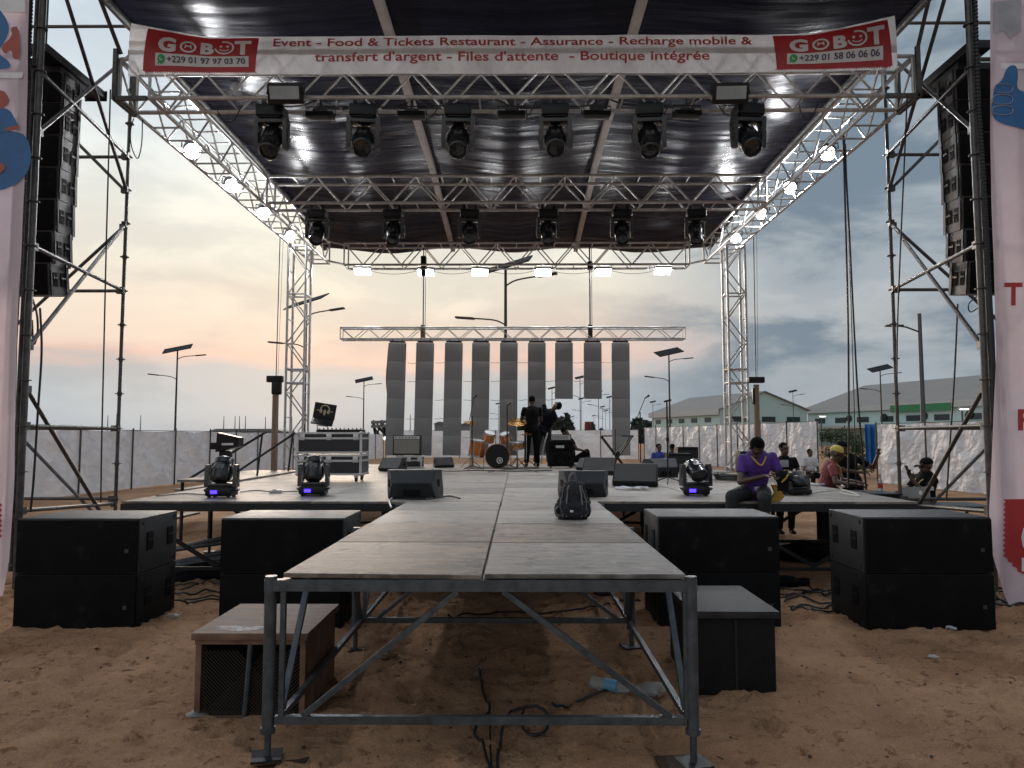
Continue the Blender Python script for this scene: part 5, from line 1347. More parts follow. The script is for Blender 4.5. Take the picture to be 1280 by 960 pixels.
    if lanyard is not None:
        n_ = K['neck']; f = TB.col[1]*(1 if TB.col[1].dot(face) > 0 else -1); c = K['pelvis'].lerp(K['neck'], .55)+f*.165*sc
        pts = [n_+sh*.06*sc-f*.05*sc+spine*.03, n_+sh*.085*sc+f*.03*sc, n_+sh*.065*sc+f*.135*sc-spine*.06, c, n_-sh*.065*sc+f*.135*sc-spine*.06, n_-sh*.085*sc+f*.03*sc, n_-sh*.06*sc-f*.05*sc+spine*.03]
        l_ = B(t).tube(spline(pts, 4), .009*sc, 6).o('lanyard', lanyard, t)
        B(t).box(c-spine*.05+f*.015, (.06*sc, .01, .085*sc), TB).o('badge_card', whtp, l_)
    return t, K, D, h
def stand(h=1.0):
    return dict(pelvis=(0, 0, .95), neck=(0, .01, 1.47), head=(0, -.01, 1.63), face=(0, -1, 0), up=(0, 0, 1), shL=(.19, 0, 1.42), shR=(-.19, 0, 1.42), elL=(.25, .02, 1.13), elR=(-.25, .02, 1.13), wrL=(.25, -.08, .88), wrR=(-.25, -.08, .88),
                hipL=(.095, 0, .90), hipR=(-.095, 0, .90), knL=(.11, -.02, .49), knR=(-.11, -.02, .49), anL=(.115, .02, .085), anR=(-.115, .02, .085))
def sit(h=.45):
    d = stand(); 
    for k in ('pelvis', 'neck', 'head', 'shL', 'shR', 'elL', 'elR', 'wrL', 'wrR'):
        a = d[k]; d[k] = (a[0], a[1], a[2]-.95+h+.11)
    d['hipL'] = (.095, -.02, h+.09); d['hipR'] = (-.095, -.02, h+.09); d['knL'] = (.13, -.43, h+.07); d['knR'] = (-.13, -.43, h+.07); d['anL'] = (.13, -.40, .085 if h < .5 else h-.38); d['anR'] = (-.13, -.40, .085 if h < .5 else h-.38)
    return d
# two technicians at the screens
p = G(665, 584.5, 1.0); p.z = 1.005
j = stand(); j['elL'] = (.25, -.12, 1.18); j['elR'] = (-.24, -.10, 1.16); j['wrL'] = (.14, -.33, 1.22); j['wrR'] = (-.12, -.33, 1.18); j['anL'] = (.14, .02, .085); j['anR'] = (-.14, .02, .085)
person(p, PI+.05, 'man in dark shirt and trousers standing with his back turned at the screen strips', j, blackc, blackc, skin, .014, .6, sc=1.0)
p = G(680, 583.5, 1.0); p.z = 1.005
j = stand(); j.update(neck=(-.20, .06, 1.40), head=(-.33, .10, 1.52), face=(.30, -.35, .9), up=(-.75, .15, .5), shL=(-.02, .05, 1.42), shR=(-.28, .08, 1.26), elL=(.00, -.10, 1.66), elR=(-.26, -.14, 1.05), wrL=(-.02, -.14, 1.92), wrR=(-.04, -.20, 1.02), pelvis=(0, .02, .93), knL=(.16, -.04, .49), anL=(.22, .02, .085), anR=(-.12, .04, .085), handL=(.05, 0, 1), handR=(1, -.2, 0))
person(p, PI+.02, 'man in dark shirt leaning back and reaching one arm up to the screen strips', j, navyc, greyc, skin2, .014, .5, shoes=skin2)
p0 = P(682, 560, p.y-.02)
o = B(p0).tube(spline([P(684.5, 541, p.y-.14), P(681, 553, p.y-.16), P(678, 568, p.y-.16), P(676.5, 579, p.y-.12)], 6), .022, 6).o('trouser_stripe', whtp)
pr = [x for x in COL.objects if 'leaning back' in x.get('label', '')][0]; o.parent = pr; o.location = p0-pr.location
# man in purple on the stage edge
p = V((P(943, 600, 8.96).x, 8.98, 1.0))
j = dict(pelvis=(0, 0, .11), neck=(.0, -.15, .55), head=(-.035, -.25, .62), face=(.10, -.55, -.83), up=(.05, -.82, .57), shL=(.185, -.12, .515), shR=(-.165, -.11, .49), elL=(.27, -.18, .25), elR=(-.22, -.20, .225), wrL=(.225, -.36, .265), wrR=(.0, -.37, .30), handL=(-.6, -.35, .25), handR=(1, -.25, .12),
         hipL=(.09, -.04, .085), hipR=(-.11, -.03, .085), knL=(-.02, -.43, .055), knR=(-.36, -.33, .065), anL=(-.02, -.36, -.42), anR=(-.38, -.30, -.40))
t, K, D, h_ = person(p, 0, 'man in purple shirt sitting on the stage edge, head bowed over his hands', j, purple, greyc, skin, .009, .62, lanyard=None)
q = B(t); n_ = K['neck']
q.tube(spline([n_+V((-.085, .05, .0)), n_+V((-.085, -.06, -.03)), n_+V((-.01, -.155, -.13)), n_+V((.075, -.07, -.03)), n_+V((.085, .05, 0))], 5), .010, 6); q.o('collar_trim', yell2, t)
o = B(t).box(K['pelvis']+V((.03, -.135, .03)), (.14, .02, .05), Euler((R(-15), 0, R(8))), .006).o('waist_badge', greyp, t)
c_ = (K['wrL']+K['wrR'])/2+V((.09, -.03, .0))
o = thing('work_glove', 'dark and mustard work glove held in the hand of the man in purple', 'glove', c_)
q = B(c_); q.ball(c_, (.085, .05, .09), None, 12, 8)
for k in range(4): q.cap(c_+V((-.05+.033*k, -.01, -.06)), c_+V((-.06+.036*k, -.025, -.14)), .019, .014, 8)
q.cap(c_+V((.07, 0, .0)), c_+V((.12, -.02, -.05)), .02, .015, 8)
remesh(q, 'glove_body', blackc, o, .009, 2).location = (0, 0, 0)
B(o).tube([c_+V((-.03, -.055, -.05)), c_+V((.02, -.06, .0)), c_+V((.05, -.055, .05))], .010, 6).o('glove_trim', yell2, o)
p2 = P(969, 646, 8.8); p2.z = 1.0
o = thing('tool_pouch', 'mustard leather tool pouch beside the thigh of the man in purple', 'pouch', p2)
q = B(o); q.prism([(-.06, 0), (.05, 0), (.10, .05), (.03, .20), (-.035, .19), (.0, .10)], .07, Matrix(((1, 0, 0, p2.x), (0, 0, 1, p2.y-.04), (0, 1, 0, 1.0), (0, 0, 0, 1)))); q.o('pouch_body', yell2, o)
# man in black behind him
j = stand(); j.update(elL=(.26, -.06, 1.16), wrL=(.10, -.28, 1.20), elR=(-.25, -.02, 1.15), wrR=(-.12, -.28, 1.22), face=(.35, -1, -.05), handL=(-.6, -.6, .3))
t, K, D, h_ = person((4.82, 13.55, 0), .05, 'young man in a black shirt standing behind the man in purple', j, blackc, blackc, skin, .012, .6, sc=.94)
B(t).box(K['pelvis'].lerp(K['neck'], .78)+V((-.05, -.15, .0)), (.15, .02, .13), None, .02).o('chest_badge', greyp, t)
B(t).tube([K['elL']+V((.05, -.02, .05)), K['elL']+V((-.05, -.05, .05))], .012, 6).o('arm_band', whtp, t)
# red shirt with yellow cap
j = stand(); j.update(pelvis=(-.03, .02, .92), neck=(.03, -.13, 1.35), head=(.10, -.16, 1.49), face=(.95, -.30, -.35), up=(.3, -.1, .95), shL=(.06, .02, 1.28), shR=(-.03, -.29, 1.28), elL=(.22, -.05, 1.08), elR=(-.04, -.42, 1.06), wrL=(.40, -.22, 1.05), wrR=(.20, -.55, 1.045), handL=(1, -.4, -.1), handR=(1, -.3, -.1))
person((4.84, 11.75, 0), 0, 'man in a red shirt and yellow cap leaning over the right stage edge', j, redc, greyc, skin, .011, .6, cap=yellow, lanyard=yellow)
# black cap behind
j = stand(); j.update(neck=(-.16, -.05, 1.42), head=(-.22, -.09, 1.55), face=(.9, -.5, -.15), shL=(.05, 0, 1.36), shR=(-.30, 0, 1.34), elL=(.33, -.14, 1.20), wrL=(.30, -.30, 1.42), handL=(.1, -.1, 1), elR=(-.22, -.1, 1.15), wrR=(.0, -.3, 1.12))
person((P(1065, 570, 13.6).x, 13.6, 0), .15, 'man in dark clothes and black cap behind the man in the red shirt', j, blackc, blackc, skin, .013, .7, cap=blackc)
# far seated man in white
xw = P(1013, 590, 24).x
j = sit(.45); j.update(elL=(.24, -.06, .85-.2), wrL=(.06, -.24, .66), elR=(-.24, -.06, .65), wrR=(-.06, -.24, .66), face=(.25, -1, 0))
person((xw, 24, 0), .1, 'man in a white shirt sitting on a white plastic chair by the far fence', j, whitec, blackc, skin, .016, .6)
t = thing('plastic_chair', 'white plastic chair under the man in the white shirt by the far fence', 'chair', (xw, 24.05, 0))
B(t).box((xw, 24.0, .435), (.46, .44, .03), None, .012).o('seat', white, t); B(t).box((xw, 24.235, .68), (.44, .03, .42), Euler((R(8), 0, 0)), .012).o('backrest', white, t)
for sx in (-1, 1):
    for sy in (-1, 1): B(t).cyl((xw+sx*.19, 24+sy*.19, .43), (xw+sx*.22, 24+sy*.23, 0), .022, .018, 8).o('leg', white, t)
    B(t).tube([(xw+sx*.23, 23.82, .43), (xw+sx*.24, 23.82, .64), (xw+sx*.24, 24.22, .66)], .018, 6).o('armrest', white, t)
# man with black cap at the desk, right
xd = P(1156, 590, 11.5).x
j = sit(.72); j.update(neck=(0, -.03, 1.15), head=(-.02, -.07, 1.31), face=(-1, -.12, -.08), up=(-.05, -.05, 1), shL=(.04, -.17, 1.10), shR=(-.02, .20, 1.12), elL=(-.16, -.26, .90), wrL=(-.30, -.16, 1.13), elR=(-.22, .18, .88), wrR=(-.42, .05, .90), handL=(-.3, .1, 1), handR=(-1, 0, -.1),
     knL=(-.42, -.16, .72), knR=(-.42, .12, .72), anL=(-.40, -.16, .30), anR=(-.40, .12, .30), hipL=(-.02, -.10, .80), hipR=(-.02, .10, .80), pelvis=(0, 0, .83))
j['anL'] = (-.42, -.16, .28); j['anR'] = (-.42, .12, .28)
t, K, D, h_ = person((xd, 11.5, 0), 0, 'man in black shirt and cap with yellow lanyard sitting at the control desk', j, blackc, blackc, skin, .012, .6, cap=blackc, lanyard=yellow)
B(t).box(K['shL'].lerp(K['elL'], .6)+V((-.0, -.07, 0)), (.09, .02, .06), None, .01).o('sleeve_patch', whtp, t)
ph = K['wrL']+V((-.05, -.01, .12)); o = B(ph).box(ph, (.015, .07, .15), Euler((0, R(-20), 0)), .004).o('mobile_phone', steel); tag(o, 'dark mobile phone in the raised hand of the man at the control desk', 'phone')
t = thing('stool', 'dark box stool under the man at the control desk', 'stool', (xd, 11.5, 0)); B(t).bx(xd-.2, xd+.22, 11.28, 11.72, .02, .70, .01).o('box', blkmt, t); B(t).bx(xd-.21, xd+.23, 11.27, 11.73, .70, .725, .004).o('top', steel, t)
# control desk with laptop
yd = 10.55; x0_, x1_ = P(1072, 620, yd).x, P(1132, 620, yd).x
t = thing('control_desk', 'black equipment case used as a control desk beside the right stage end', 'desk', ((x0_+x1_)/2, yd+.3, 0))
B(t).bx(x0_, x1_, yd+.1, yd+.75, .35, .93, .012).o('case', blkmt, t); B(t).bx(x0_-.012, x1_+.012, yd+.09, yd+.76, .925, .95, .004).o('lid', steel, t); B(t).bx(x0_+.03, x1_-.03, yd+.15, yd+.7, .0, .35).o('base', steel, t)
t2 = thing('side_table', 'low dark table carrying the open laptop by the right scaffold tower', 'table', (P(1165, 632, yd).x, yd+.3, 0))
xa, xb = P(1120, 632, yd).x, P(1250, 632, yd).x
B(t2).bx(xa, xb, yd, yd+.75, .735, .775, .004).o('table_top', steel, t2)
for x in (xa+.05, xb-.05):
    for y in (yd+.05, yd+.7): B(t2).cyl((x, y, -.02), (x, y, .735), .025, n=8).o('leg', steel, t2)
pl2 = P(1146, 622, yd+.25)
t = thing('laptop', 'grey laptop seen from behind its lid on the low table at the right', 'laptop', (pl2.x, yd+.3, .777))
Ml = Matrix.Translation((pl2.x, yd+.25, .785)) @ Euler((0, R(-4), R(-28))).to_matrix().to_4x4()
B(t).box(Ml @ V((0, .14, 0)), (.36, .25, .018), Ml.to_3x3(), .004).o('keyboard_deck', blk, t)
Mq = Ml @ Euler((R(-12), 0, 0)).to_matrix().to_4x4(); l_ = B(t).box(Mq @ V((0, 0, .125)), (.36, .014, .25), Mq.to_3x3(), .004).o('lid', silv2, t); B(t).ball(Mq @ V((.06, -.009, .16)), (.022, .003, .035), Mq.to_3x3(), 8, 6).o('lid_sticker', whtp, l_)
for i in range(3):
    pq = P(1112+11*i, 629, yd+.1); B_ = thing('headphones', 'black lump of headset and cables left of the grey laptop, %s' % ['left', 'middle', 'right'][i], 'headset', (pq.x, yd+.15, .777), group='headsets on the low table')
    B(B_).ball((pq.x, yd+.15, .82), (.05, .06, .045), None, 10, 8).o('ear_cup', blk, B_); B(B_).tube([(pq.x-.05, yd+.15, .80), (pq.x, yd+.13, .88), (pq.x+.05, yd+.15, .80)], .012, 6).o('band', blk, B_)
pb_ = P(1137, 597, yd+.45); t = thing('drink_bottle', 'small red labelled drink bottle on the control desk', 'bottle', (pb_.x, yd+.6, .952))
xq = min(pb_.x, x1_-.06)
B(t).lathe([(0, .952), (.032, .952), (.034, .97), (.034, 1.08), (.018, 1.13), (.013, 1.17)], 14, Matrix.Translation((xq, yd+.6, 0))).o('body', pet, t); B(t).lathe([(.0352, .99), (.0352, 1.06)], 14, Matrix.Translation((xq, yd+.6, 0))).o('paper_label', redpl, t); B(t).cyl((xq, yd+.6, 1.17), (xq, yd+.6, 1.19), .016, n=10).o('cap', redpl, t)
# far seated pair and others
for px, Y, m, lab, f in ((824, 24.0, royal, 'man in a blue shirt sitting behind the stage at the right, left of a pair', (.5, -1, 0)), (840, 23.4, blackc, 'man in a black shirt sitting behind the stage at the right, right of a pair', (-.3, 1, 0))):
    j = sit(.62); j['face'] = f; j['wrL'] = (.1, -.3, .7); j['wrR'] = (-.1, -.3, .7)
    person((P(px, 560, Y).x, Y, 0), 0, lab, j, m, blackc, skin, .018, .6)
    xx = P(px, 560, Y).x; o = thing('bench_box', 'dark box used as a seat by the man in %s behind the stage' % ('blue' if m is royal else 'black'), 'box seat', (xx, Y, 0)); B(o).bx(xx-.22, xx+.22, Y-.15, Y+.25, 0, .60, .01).o('box', blkmt, o)
ys_ = 18.55; xq = P(721, 570, ys_).x
j = sit(.2); j.update(neck=(-.08, .08, .72), head=(-.16, .10, .86), face=(1, -.3, -.2), shL=(-.02, -.10, .66), shR=(-.10, .26, .66), elL=(.1, -.18, .45), elR=(.0, .28, .45), wrL=(.25, -.15, .42), wrR=(.22, .15, .42), pelvis=(0, .05, .13), hipL=(.03, -.03, .12), hipR=(.03, .13, .12), knL=(.36, -.06, .38), knR=(.36, .14, .36), anL=(.42, -.06, .09), anR=(.42, .14, .09))
person((xq-.12, ys_, 1.0), 0, 'person in black crouching on the stage behind the bass cabinet', j, blackc, blackc, skin2, .014, .5)
for k in range(3):
    o = B((xq, ys_-.45, 1.0)).box((xq+.08, ys_-.45, 1.02+.042*k), (.42-.04*k, .3, .036), None, .004).o('flat_case', silv2 if k % 2 else white); tag(o, 'flat pale equipment case beside the bass cabinet, %s of a stack' % ['bottom', 'middle', 'top'][k], 'case', 'flat cases by the bass cabinet')

# ------------------------------------------------------------------ fences
def fence(pts, name, lab, h, poles, extra=None, gaps=()):
    t = thing(name, lab, 'fence', V((pts[0][0], pts[0][1], 0)))
    pts = [V((x, y, 0)) for x, y in pts]; L = [0]
    for a, b_ in zip(pts, pts[1:]): L.append(L[-1]+(b_-a).length)
    def at(d):
        for i in range(len(pts)-1):
            if d <= L[i+1] or i == len(pts)-2:
                f = (d-L[i])/(L[i+1]-L[i]); return pts[i].lerp(pts[i+1], f), (pts[i+1]-pts[i]).normalized()
    n = max(1, round(L[-1]/poles)); st = L[-1]/n
    for k in range(n+1):
        p, d = at(k*st); nrm = V((d.y, -d.x, 0))
        if nrm.y > 0 and abs(nrm.y) > abs(nrm.x) or (abs(nrm.x) >= abs(nrm.y) and nrm.x*p.x > 0): nrm = -nrm
        B(t).cyl((p.x+nrm.x*.05, p.y+nrm.y*.05, -.1), (p.x+nrm.x*.05, p.y+nrm.y*.05, h+random.uniform(.04, .16)), .03, n=8).o('post', galv2, t)
        if k < n:
            if any(a <= k*st+st/2 <= b_ for a, b_ in gaps): continue
            sd_ = random.random()*50; bw = random.uniform(-.05, .05)
            def f(u, v):
                q_, dd = at(k*st+st*u); s_ = math.sin(PI*u)
                pull = (.10+bw)*s_*(.4+.6*math.sin(PI*v)) + .15*(float(fbm(u*st*1.6+sd_+v*1.2, v*2.6+sd_, 4))-.5)*2*min(1, 4*u, 4*(1-u))+.05*math.sin((u*3+v*5)*2+sd_)*s_
                z = .02+(h-.02)*v-.05*s_*v**4
                return V((q_.x+nrm.x*pull, q_.y+nrm.y*pull, z))
            B(t).grid(f, max(8, int(st*11)), 22).o('sheet_panel', fencem, t, ang=80, norm=False)
    q = B(t)
    for k in range(n):
        a, _ = at(k*st); b_, _ = at(k*st+st); q.cyl((a.x, a.y, h-.01), (b_.x, b_.y, h-.01), .012, n=6)
    q.o('top_rope', steel, t); return t
fence([(-14.6, 12), (-13.4, 21), (-12.6, 30), (-12.3, 44), (-11.2, 62)], 'sheet_fence', 'left fence of wrinkled white sheeting between steel posts', 1.98, 2.6)
fence([(-11.0, 62.3), (-2, 63), (9.4, 58)], 'sheet_fence', 'distant back fence of white sheeting behind the stage', 2.3, 2.9)
fence([(9.7, 57), (13.35, 33.2)], 'sheet_fence', 'right fence of white sheeting between posts, far stretch beyond the gap', 2.45, 2.7)
fence([(13.75, 28.6), (14.2, 22.5), (14.9, 13.5)], 'sheet_fence', 'right fence of white sheeting between posts, near stretch by the scaffold tower', 2.25, 3.0)
# gap in the fence: bushes and a blue cloth
def bush(c, r, n, seed, name, lab, m=leaf, lsz=.06):
    t = thing(name, lab, 'bush', (c[0], c[1], 0)); rn = random.Random(seed)
    for k in range(5): B(t).cyl((c[0], c[1], 0), (c[0]+rn.uniform(-.5, .5)*r[0], c[1]+rn.uniform(-.5, .5)*r[1], r[2]*rn.uniform(.8, 1.4)), .03, .012, 6).o('stem', wood, t)
    q = B(t); cl = [(V((rn.uniform(-1, 1)*r[0]*.7, rn.uniform(-1, 1)*r[1]*.7, r[2]*rn.uniform(.3, 1.6))), rn.uniform(.25, .5)*min(r)) for _ in range(14)]
    vs = []; fs = []
    for k in range(n):
        cc, cr = rn.choice(cl); d = V((rn.gauss(0, 1), rn.gauss(0, 1), rn.gauss(0, 1))).normalized()*cr*rn.uniform(.5, 1.15); p = V((c[0], c[1], 0))+cc+d
        if p.z < .03: p.z = .05
        a = V((rn.gauss(0, 1), rn.gauss(0, 1), rn.gauss(0, .6))).normalized(); b_ = a.cross(V((rn.gauss(0, 1), rn.gauss(0, 1), 1))).normalized(); s_ = lsz*rn.uniform(.6, 1.4); i = len(vs)
        vs += [p-a*s_, p-b_*s_*.4, p+a*s_, p+b_*s_*.4]; fs.append([i, i+1, i+2, i+3])
    q.raw(vs, fs); q.o('leaves', m, t, norm=False, ang=5); return t
bush((14.3, 33.4), (.9, .7, 1.2), 2600, 3, 'bush', 'green leafy bush in the gap of the right fence, left one')
bush((14.6, 31.6), (.7, .6, 1.1), 1800, 4, 'bush', 'green leafy bush in the gap of the right fence beside the blue cloth')
o = B((14.0, 29.6, 0)).grid(lambda u, v: V((13.75+.45*u, 29.6+.08*math.sin(u*14), .5+1.75*v)), 16, 8).o('hanging_cloth', bluec, norm=False); tag(o, 'bright blue cloth hanging in the gap of the right fence', 'cloth')
md = o.modifiers.new('thick', 'SOLIDIFY'); md.thickness = .01

# ------------------------------------------------------------------ street lamps
def street_lamp(px, ytop, hgt, lab, two=True, panel=True, rz=0., thick=.085, arm=1.5, ps=1.):
    d = ray(px, ytop); k = (hgt-CH)/d.z; p = V((0, 0, CH))+d*k
    t = thing('street_lamp', lab, 'street lamp', (p.x, p.y, 0), 0, 'solar street lamps beyond the fence')
    B(t).cyl((p.x, p.y, -.3), (p.x, p.y, hgt), thick*1.15, thick*.7, 10).o('pole', lampp, t)
    Mz = Matrix.Translation((p.x, p.y, hgt)) @ Matrix.Rotation(rz, 4, 'Z')
    if panel:
        q = B(t); q.box(Mz @ V((0, 0, .14)), (2.3*ps, 1.25*ps, .06), (Mz.to_3x3() @ Euler((R(24), R(-13), 0)).to_matrix())); q.o('solar_panel', pvm, t)
    for s, dz in ((1, -.5), (-1, -2.2)):
        if not two and s < 0: continue
        a = B(t).tube(spline([Mz @ V((0, 0, dz-.25)), Mz @ V((s*.5, 0, dz-.02)), Mz @ V((s*arm, 0, dz+.1))], 4), .035, 6).o('arm', lampp, t)
        B(t).box(Mz @ V((s*(arm+.35), 0, dz+.13)), (.85, .28, .09), (Mz.to_3x3() @ Euler((0, R(-6*s), 0)).to_matrix()), .03).o('lamp_head', lampp, a)
    return t
lampp = mat('dark lamp pole', (.045,.045,.047), .6, .2); pvm = mat('solar panel', (.018,.019,.022), .7, spec=.15)
LP = [(222, 438, 9, 'left of the stage above the white fence', True), (383, 380, 9, 'behind the left rear column', True), (455, 476, 9, 'right of the left rear column', True), (632, 336, 9, 'nearest, rising behind the middle of the screen truss', True), (836, 442, 9, 'right of the screen strips', True),
      (1100, 462, 9, 'above the warehouse roof near the right tower', True), (623, 505, 9, 'seen between the fourth and fifth screen strips', True), (725, 473, 9, 'seen between the two short screen strips, tall one', True), (748, 490, 9, 'under the second short screen strip', True), (762, 497, 9, 'left of the last long screen strip', True),
      (727, 499, 9, 'just right of the tall one under the short strips', True), (816, 503, 9, 'at the left end of the pale green warehouse', False), (991, 490, 9, 'on the gable side of the pale green warehouse', True), (753, 509, 9, 'tiny, fifth from right among those below the short strips', True), (757, 514, 9, 'tiny, fourth from right among those below the short strips', True), (716, 521, 9, 'tiny, leftmost below the short strips', True), (742, 520, 9, 'tiny, low between the pair and the short strip', False), (690, 486, 9, 'beside the raised hand of the leaning man', False)]
for k, (px, y, hgt, lab, tw) in enumerate(LP): street_lamp(px, y, hgt, 'solar street lamp '+lab, tw, True, random.uniform(-.3, .3), .085 if k < 6 else .06, 1.5 if k < 6 else 1.1, 1. if k < 6 else .55)
# pole with a single lamp right of the scaffold tower (thick, pale)
d_ = ray(1149, 392); k_ = (9-CH)/d_.z; pp = V((0, 0, CH))+d_*k_
t = thing('street_lamp', 'thick pale lamp pole with one arm seen through the right scaffold tower', 'street lamp', (pp.x, pp.y, 0), 0, 'solar street lamps beyond the fence')
B(t).cyl((pp.x, pp.y, -.3), (pp.x, pp.y, 9), .15, .11, 12).o('pole', galv, t); a = B(t).tube([(pp.x, pp.y, 7.9), (pp.x-.8, pp.y, 8.2), (pp.x-1.1, pp.y, 8.25)], .05, 6).o('arm', galv, t); B(t).box((pp.x-1.5, pp.y, 8.28), (1.0, .35, .1), None, .03).o('lamp_head', lampp, a)
# masts in the haze
for i, (px, y) in enumerate(((135, 519), (146, 517), (176, 519), (280, 520), (294, 520), (299.5, 520), (307, 520), (332, 521), (365, 520), (513, 518))):
    p = P(px, y, 380); o = B((p.x, 380, 0)).cyl((p.x, 380, -1), (p.x, 380, p.z), .35, .15, 6).o('distant_mast', farr); tag(o, 'thin distant mast above the left fence, %s' % (ORD[i]), 'mast', 'distant masts')

# ------------------------------------------------------------------ buildings
def warehouse(c, ax, W, Lg, he, hr, lab, gable_front=True, bands=True, green=False):
    """c: corner, ax: unit vector along the length (away), width to the right of it"""
    ax = V(ax).normalized(); rt = V((ax.y, -ax.x, 0)); c = V(c)
    t = thing('warehouse', lab, 'warehouse', c)
    pt = lambda l, w_, z: c+ax*l+rt*w_+V((0, 0, z))
    q = B(t); v = [pt(0, 0, -.5), pt(0, W, -.5), pt(0, W, he), pt(0, W/2, hr), pt(0, 0, he), pt(Lg, 0, -.5), pt(Lg, W, -.5), pt(Lg, W, he), pt(Lg, W/2, hr), pt(Lg, 0, he)]
    q.raw(v, [[0, 1, 2, 3, 4], [5, 9, 8, 7, 6], [0, 4, 9, 5], [1, 6, 7, 2]]); q.o('walls', teal, t)
    q = B(t); e = .5; s_ = (hr-he)/(W/2)
    for sgn, w0 in ((-1, -e), (1, W+e)):
        a = [pt(-e, w0, he-s_*e+.06), pt(Lg+e, w0, he-s_*e+.06), pt(Lg+e, W/2, hr+.06), pt(-e, W/2, hr+.06)]
        q.raw(a+[x+V((0, 0, .18)) for x in a], [[0, 1, 2, 3], [4, 7, 6, 5], [0, 4, 5, 1], [1, 5, 6, 2], [2, 6, 7, 3], [3, 7, 4, 0]])
    q.o('roof', roofm, t)
    B(t).bar(pt(-e, -e-.05, he-.45), pt(Lg+e, -e-.05, he-.45), .12, 1.1).o('fascia', wallw, t)
    return t, pt
t, pt = warehouse(P(900, 540, 140)*1.0-V((0, 0, P(900, 540, 140).z)), (-7.5, 24, 0), 19.5, 27, 6.9, 10.3, 'pale green gabled warehouse with grey roof beyond the right fence')
for l in (3, 8, 13, 18, 23): B(t).bar(pt(l-.0, -.03, 5.0), pt(l+2.2, -.03, 5.0), .1, .9).o('window', glassd, t)
for w_ in (2.6, 9.2, 14.8): B(t).bar(pt(-.03, w_, 5.1), pt(-.03, w_+3.0, 5.1), .1, 1.0).o('window', glassd, t)
c2 = V((84, 80, 0)); ax2 = (V((61.0, 157, 0))-c2).normalized()
t, pt = warehouse(c2, ax2, 30, (V((61.0, 157, 0))-c2).length, 7.6, 12.6, 'long pale green warehouse with grey roof and white eaves behind the right tower')
B(t).bar(pt(44, -.62, 6.75), pt(57, -.62, 6.75), .08, 1.2).o('green_fascia', greenb, t)
B(t).bar(pt(0, -2.0, 3.6), pt(76, -2.0, 3.6), 4.0, .5).o('canopy', wallw, t)
for l in range(3, 76, 6): B(t).bar(pt(l, -.05, 5.0), pt(l+3.0, -.05, 5.0), .12, 1.0).o('window', glassd, t)
for l in range(5, 76, 9):
    M = Matrix.Translation(pt(l, -.15, 5.3)) @ V((-ax2.y, ax2.x, 0)).to_track_quat('Z', 'Y').to_matrix().to_4x4(); B(t).lathe([(0, .02), (.55, .02), (.6, 0), (.62, .15), (.66, .15), (.66, -.1)], 16, M).o('wall_fan', steel, t)
for i, (px, py) in enumerate(((1028, 521), (1205, 512))):
    p = P(px, py, 105 if i == 0 else 75); t = thing('yard_lamp', 'lit yard lamp on a short pole before the long warehouse, %s one' % ('left' if i == 0 else 'right'), 'yard lamp', (p.x, p.y, 0))
    B(t).cyl((p.x-.2, p.y, 0), (p.x-.2, p.y, p.z), .09, n=8).o('pole', galv, t); B(t).box((p.x, p.y, p.z+.12), (.9, .4, .12), None, .03).o('lamp_head', white, t); B(t).box((p.x, p.y-.05, p.z+.03), (.7, .3, .05)).o('lamp_glass', yardl, t)
p = P(940, 530, 100); bush((p.x, 100), (3, 1.5, 1.5), 900, 8, 'bush', 'low shrubs before the gable of the pale green warehouse', leaf, .35)
p = P(708, 530, 100)
# far tree belts and low sheds
def belt(px0, px1, Y, h, n, seed, lab, lsz):
    x0, x1 = P(px0, 540, Y).x, P(px1, 540, Y).x; rn = random.Random(seed); t = thing('far_trees', lab, 'trees', ((x0+x1)/2, Y, 0)); t['kind'] = 'stuff'
    del t['category']; t['category'] = 'trees'
    vs = []; fs = []
    for k in range(n):
        x = rn.uniform(x0, x1); f = (x-x0)/(x1-x0); hh = h*(.45+.75*float(fbm(x*.11+seed, 3, 3)))*min(1, 5*f+.2, 5*(1-f)+.2); p = V((x, Y+rn.uniform(-3, 3), rn.uniform(0, hh)))
        a = V((rn.gauss(0, 1), rn.gauss(0, 1), rn.gauss(0, 1))).normalized(); b_ = a.cross(V((rn.gauss(0, 1), rn.gauss(0, 1), 1))).normalized(); s_ = lsz*rn.uniform(.5, 1.3); i = len(vs)
        vs += [p-a*s_, p-b_*s_*.6, p+a*s_, p+b_*s_*.6]; fs.append([i, i+1, i+2, i+3])
    q = B(t); q.raw(vs, fs); q.o('leaves', leafd, t, norm=False, ang=5)
belt(640, 722, 260, 9, 2600, 11, 'far belt of dark trees above the back fence behind the two technicians', 1.1)
belt(786, 822, 200, 6, 1200, 12, 'far low trees between the last screen strip and the warehouse', .8)
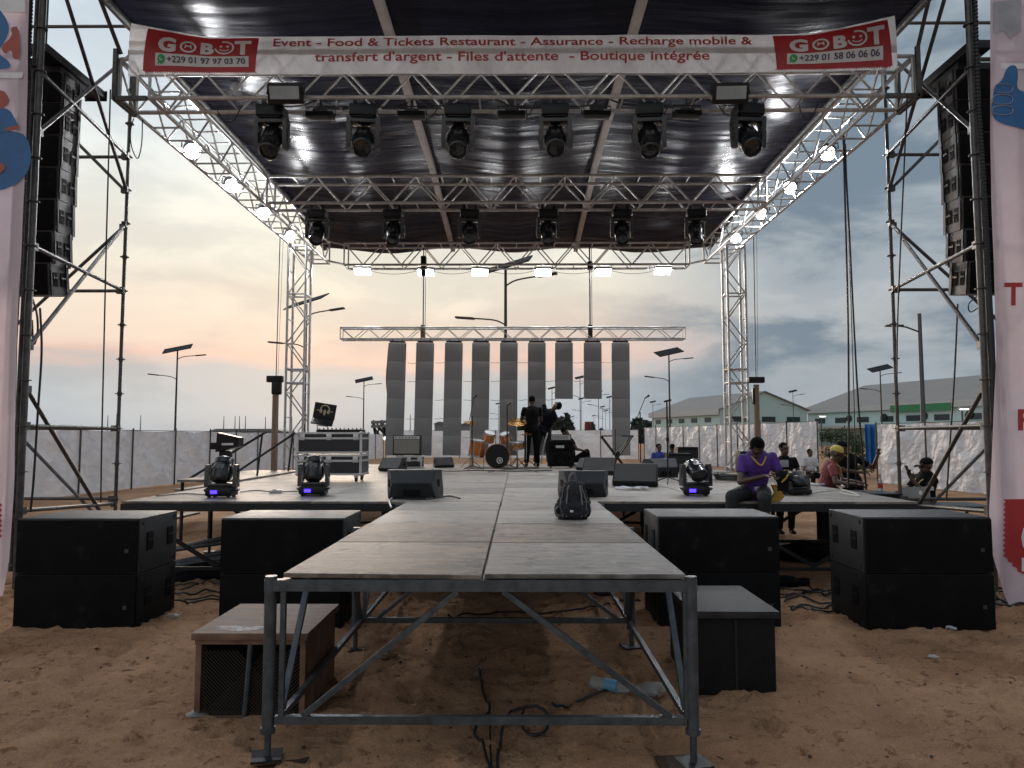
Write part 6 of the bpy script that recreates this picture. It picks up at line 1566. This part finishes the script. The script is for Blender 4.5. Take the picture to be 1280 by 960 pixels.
for i, (a, b_, zt, Y, lab) in enumerate(((262, 352, 536, 220, 'long low grey shed far behind the left fence'), (543, 556, 527, 240, 'small grey block far off between screen strips'), (576, 590, 528, 260, 'second small grey block far off between screen strips'))):
    x0, x1 = P(a, 540, Y).x, P(b_, 540, Y).x; z = P(a, zt, Y).z; t = thing('distant_shed', lab, 'shed', ((x0+x1)/2, Y, 0))
    B(t).bx(x0, x1, Y, Y+12, -.5, z-.8).o('walls', farw, t); B(t).prism([(x0-.5, z-.8), (x1+.5, z-.8), (x1-2, z), (x0+2, z)], 13, Matrix(((1, 0, 0, 0), (0, 0, 1, Y-.5), (0, 1, 0, 0), (0, 0, 0, 1)))).o('roof', farr, t)
# harbour frame seen right of the flight cases
t = thing('harbour_crane', 'far tangle of harbour crane frames above the fence right of the flight cases', 'crane', (P(478, 540, 230).x, 230, 0))
rn = random.Random(4)
for k in range(14):
    a = P(rn.uniform(466, 486), 545, 230); b_ = P(rn.uniform(464, 490), rn.uniform(523, 533), 230); B(t).bar(a, b_, .5).o('strut', farr, t)
for y in (528, 533): B(t).bar(P(464, y, 229), P(488, y-1, 229), .9).o('boom', farr, t)
p = P(737, 531, 120)
t = thing('red_container', 'small red container standing high far behind the back fence', 'container', (p.x, 120, 0)); B(t).bx(P(731, 531, 120).x, P(742, 531, 120).x, 120, 122.5, 1.6, P(737, 527, 120).z, .05).o('box', mat('far red', (.25,.03,.04), .6), t); B(t).bx(P(731, 531, 120).x+.1, P(742, 531, 120).x-.1, 120.2, 122, 0, 1.6).o('base', steel, t)
for k in range(5): B(t).bx(P(731, 531, 120).x+.15+.27*k, P(731, 531, 120).x+.22+.27*k, 119.97, 120.0, 1.7, P(737, 527, 120).z-.1).o('rib', steel, t)
bush((P(746, 531, 118).x, 118), (1.2, .8, 2.2), 500, 9, 'tree', 'small dark tree beside the far red container', leafd, .3)
# ------------------------------------------------------------------ sea
o = B((0, 0, 0)).raw([V((-2500, 420, -.02)), V((2500, 420, -.02)), V((2500, 4500, -.02)), V((-2500, 4500, -.02))], [[0, 1, 2, 3]]).o('sea', mat('grey sea', (.08,.10,.115), .25, 0, None, .02, bump=.3, bscale=.4)); structure(o)
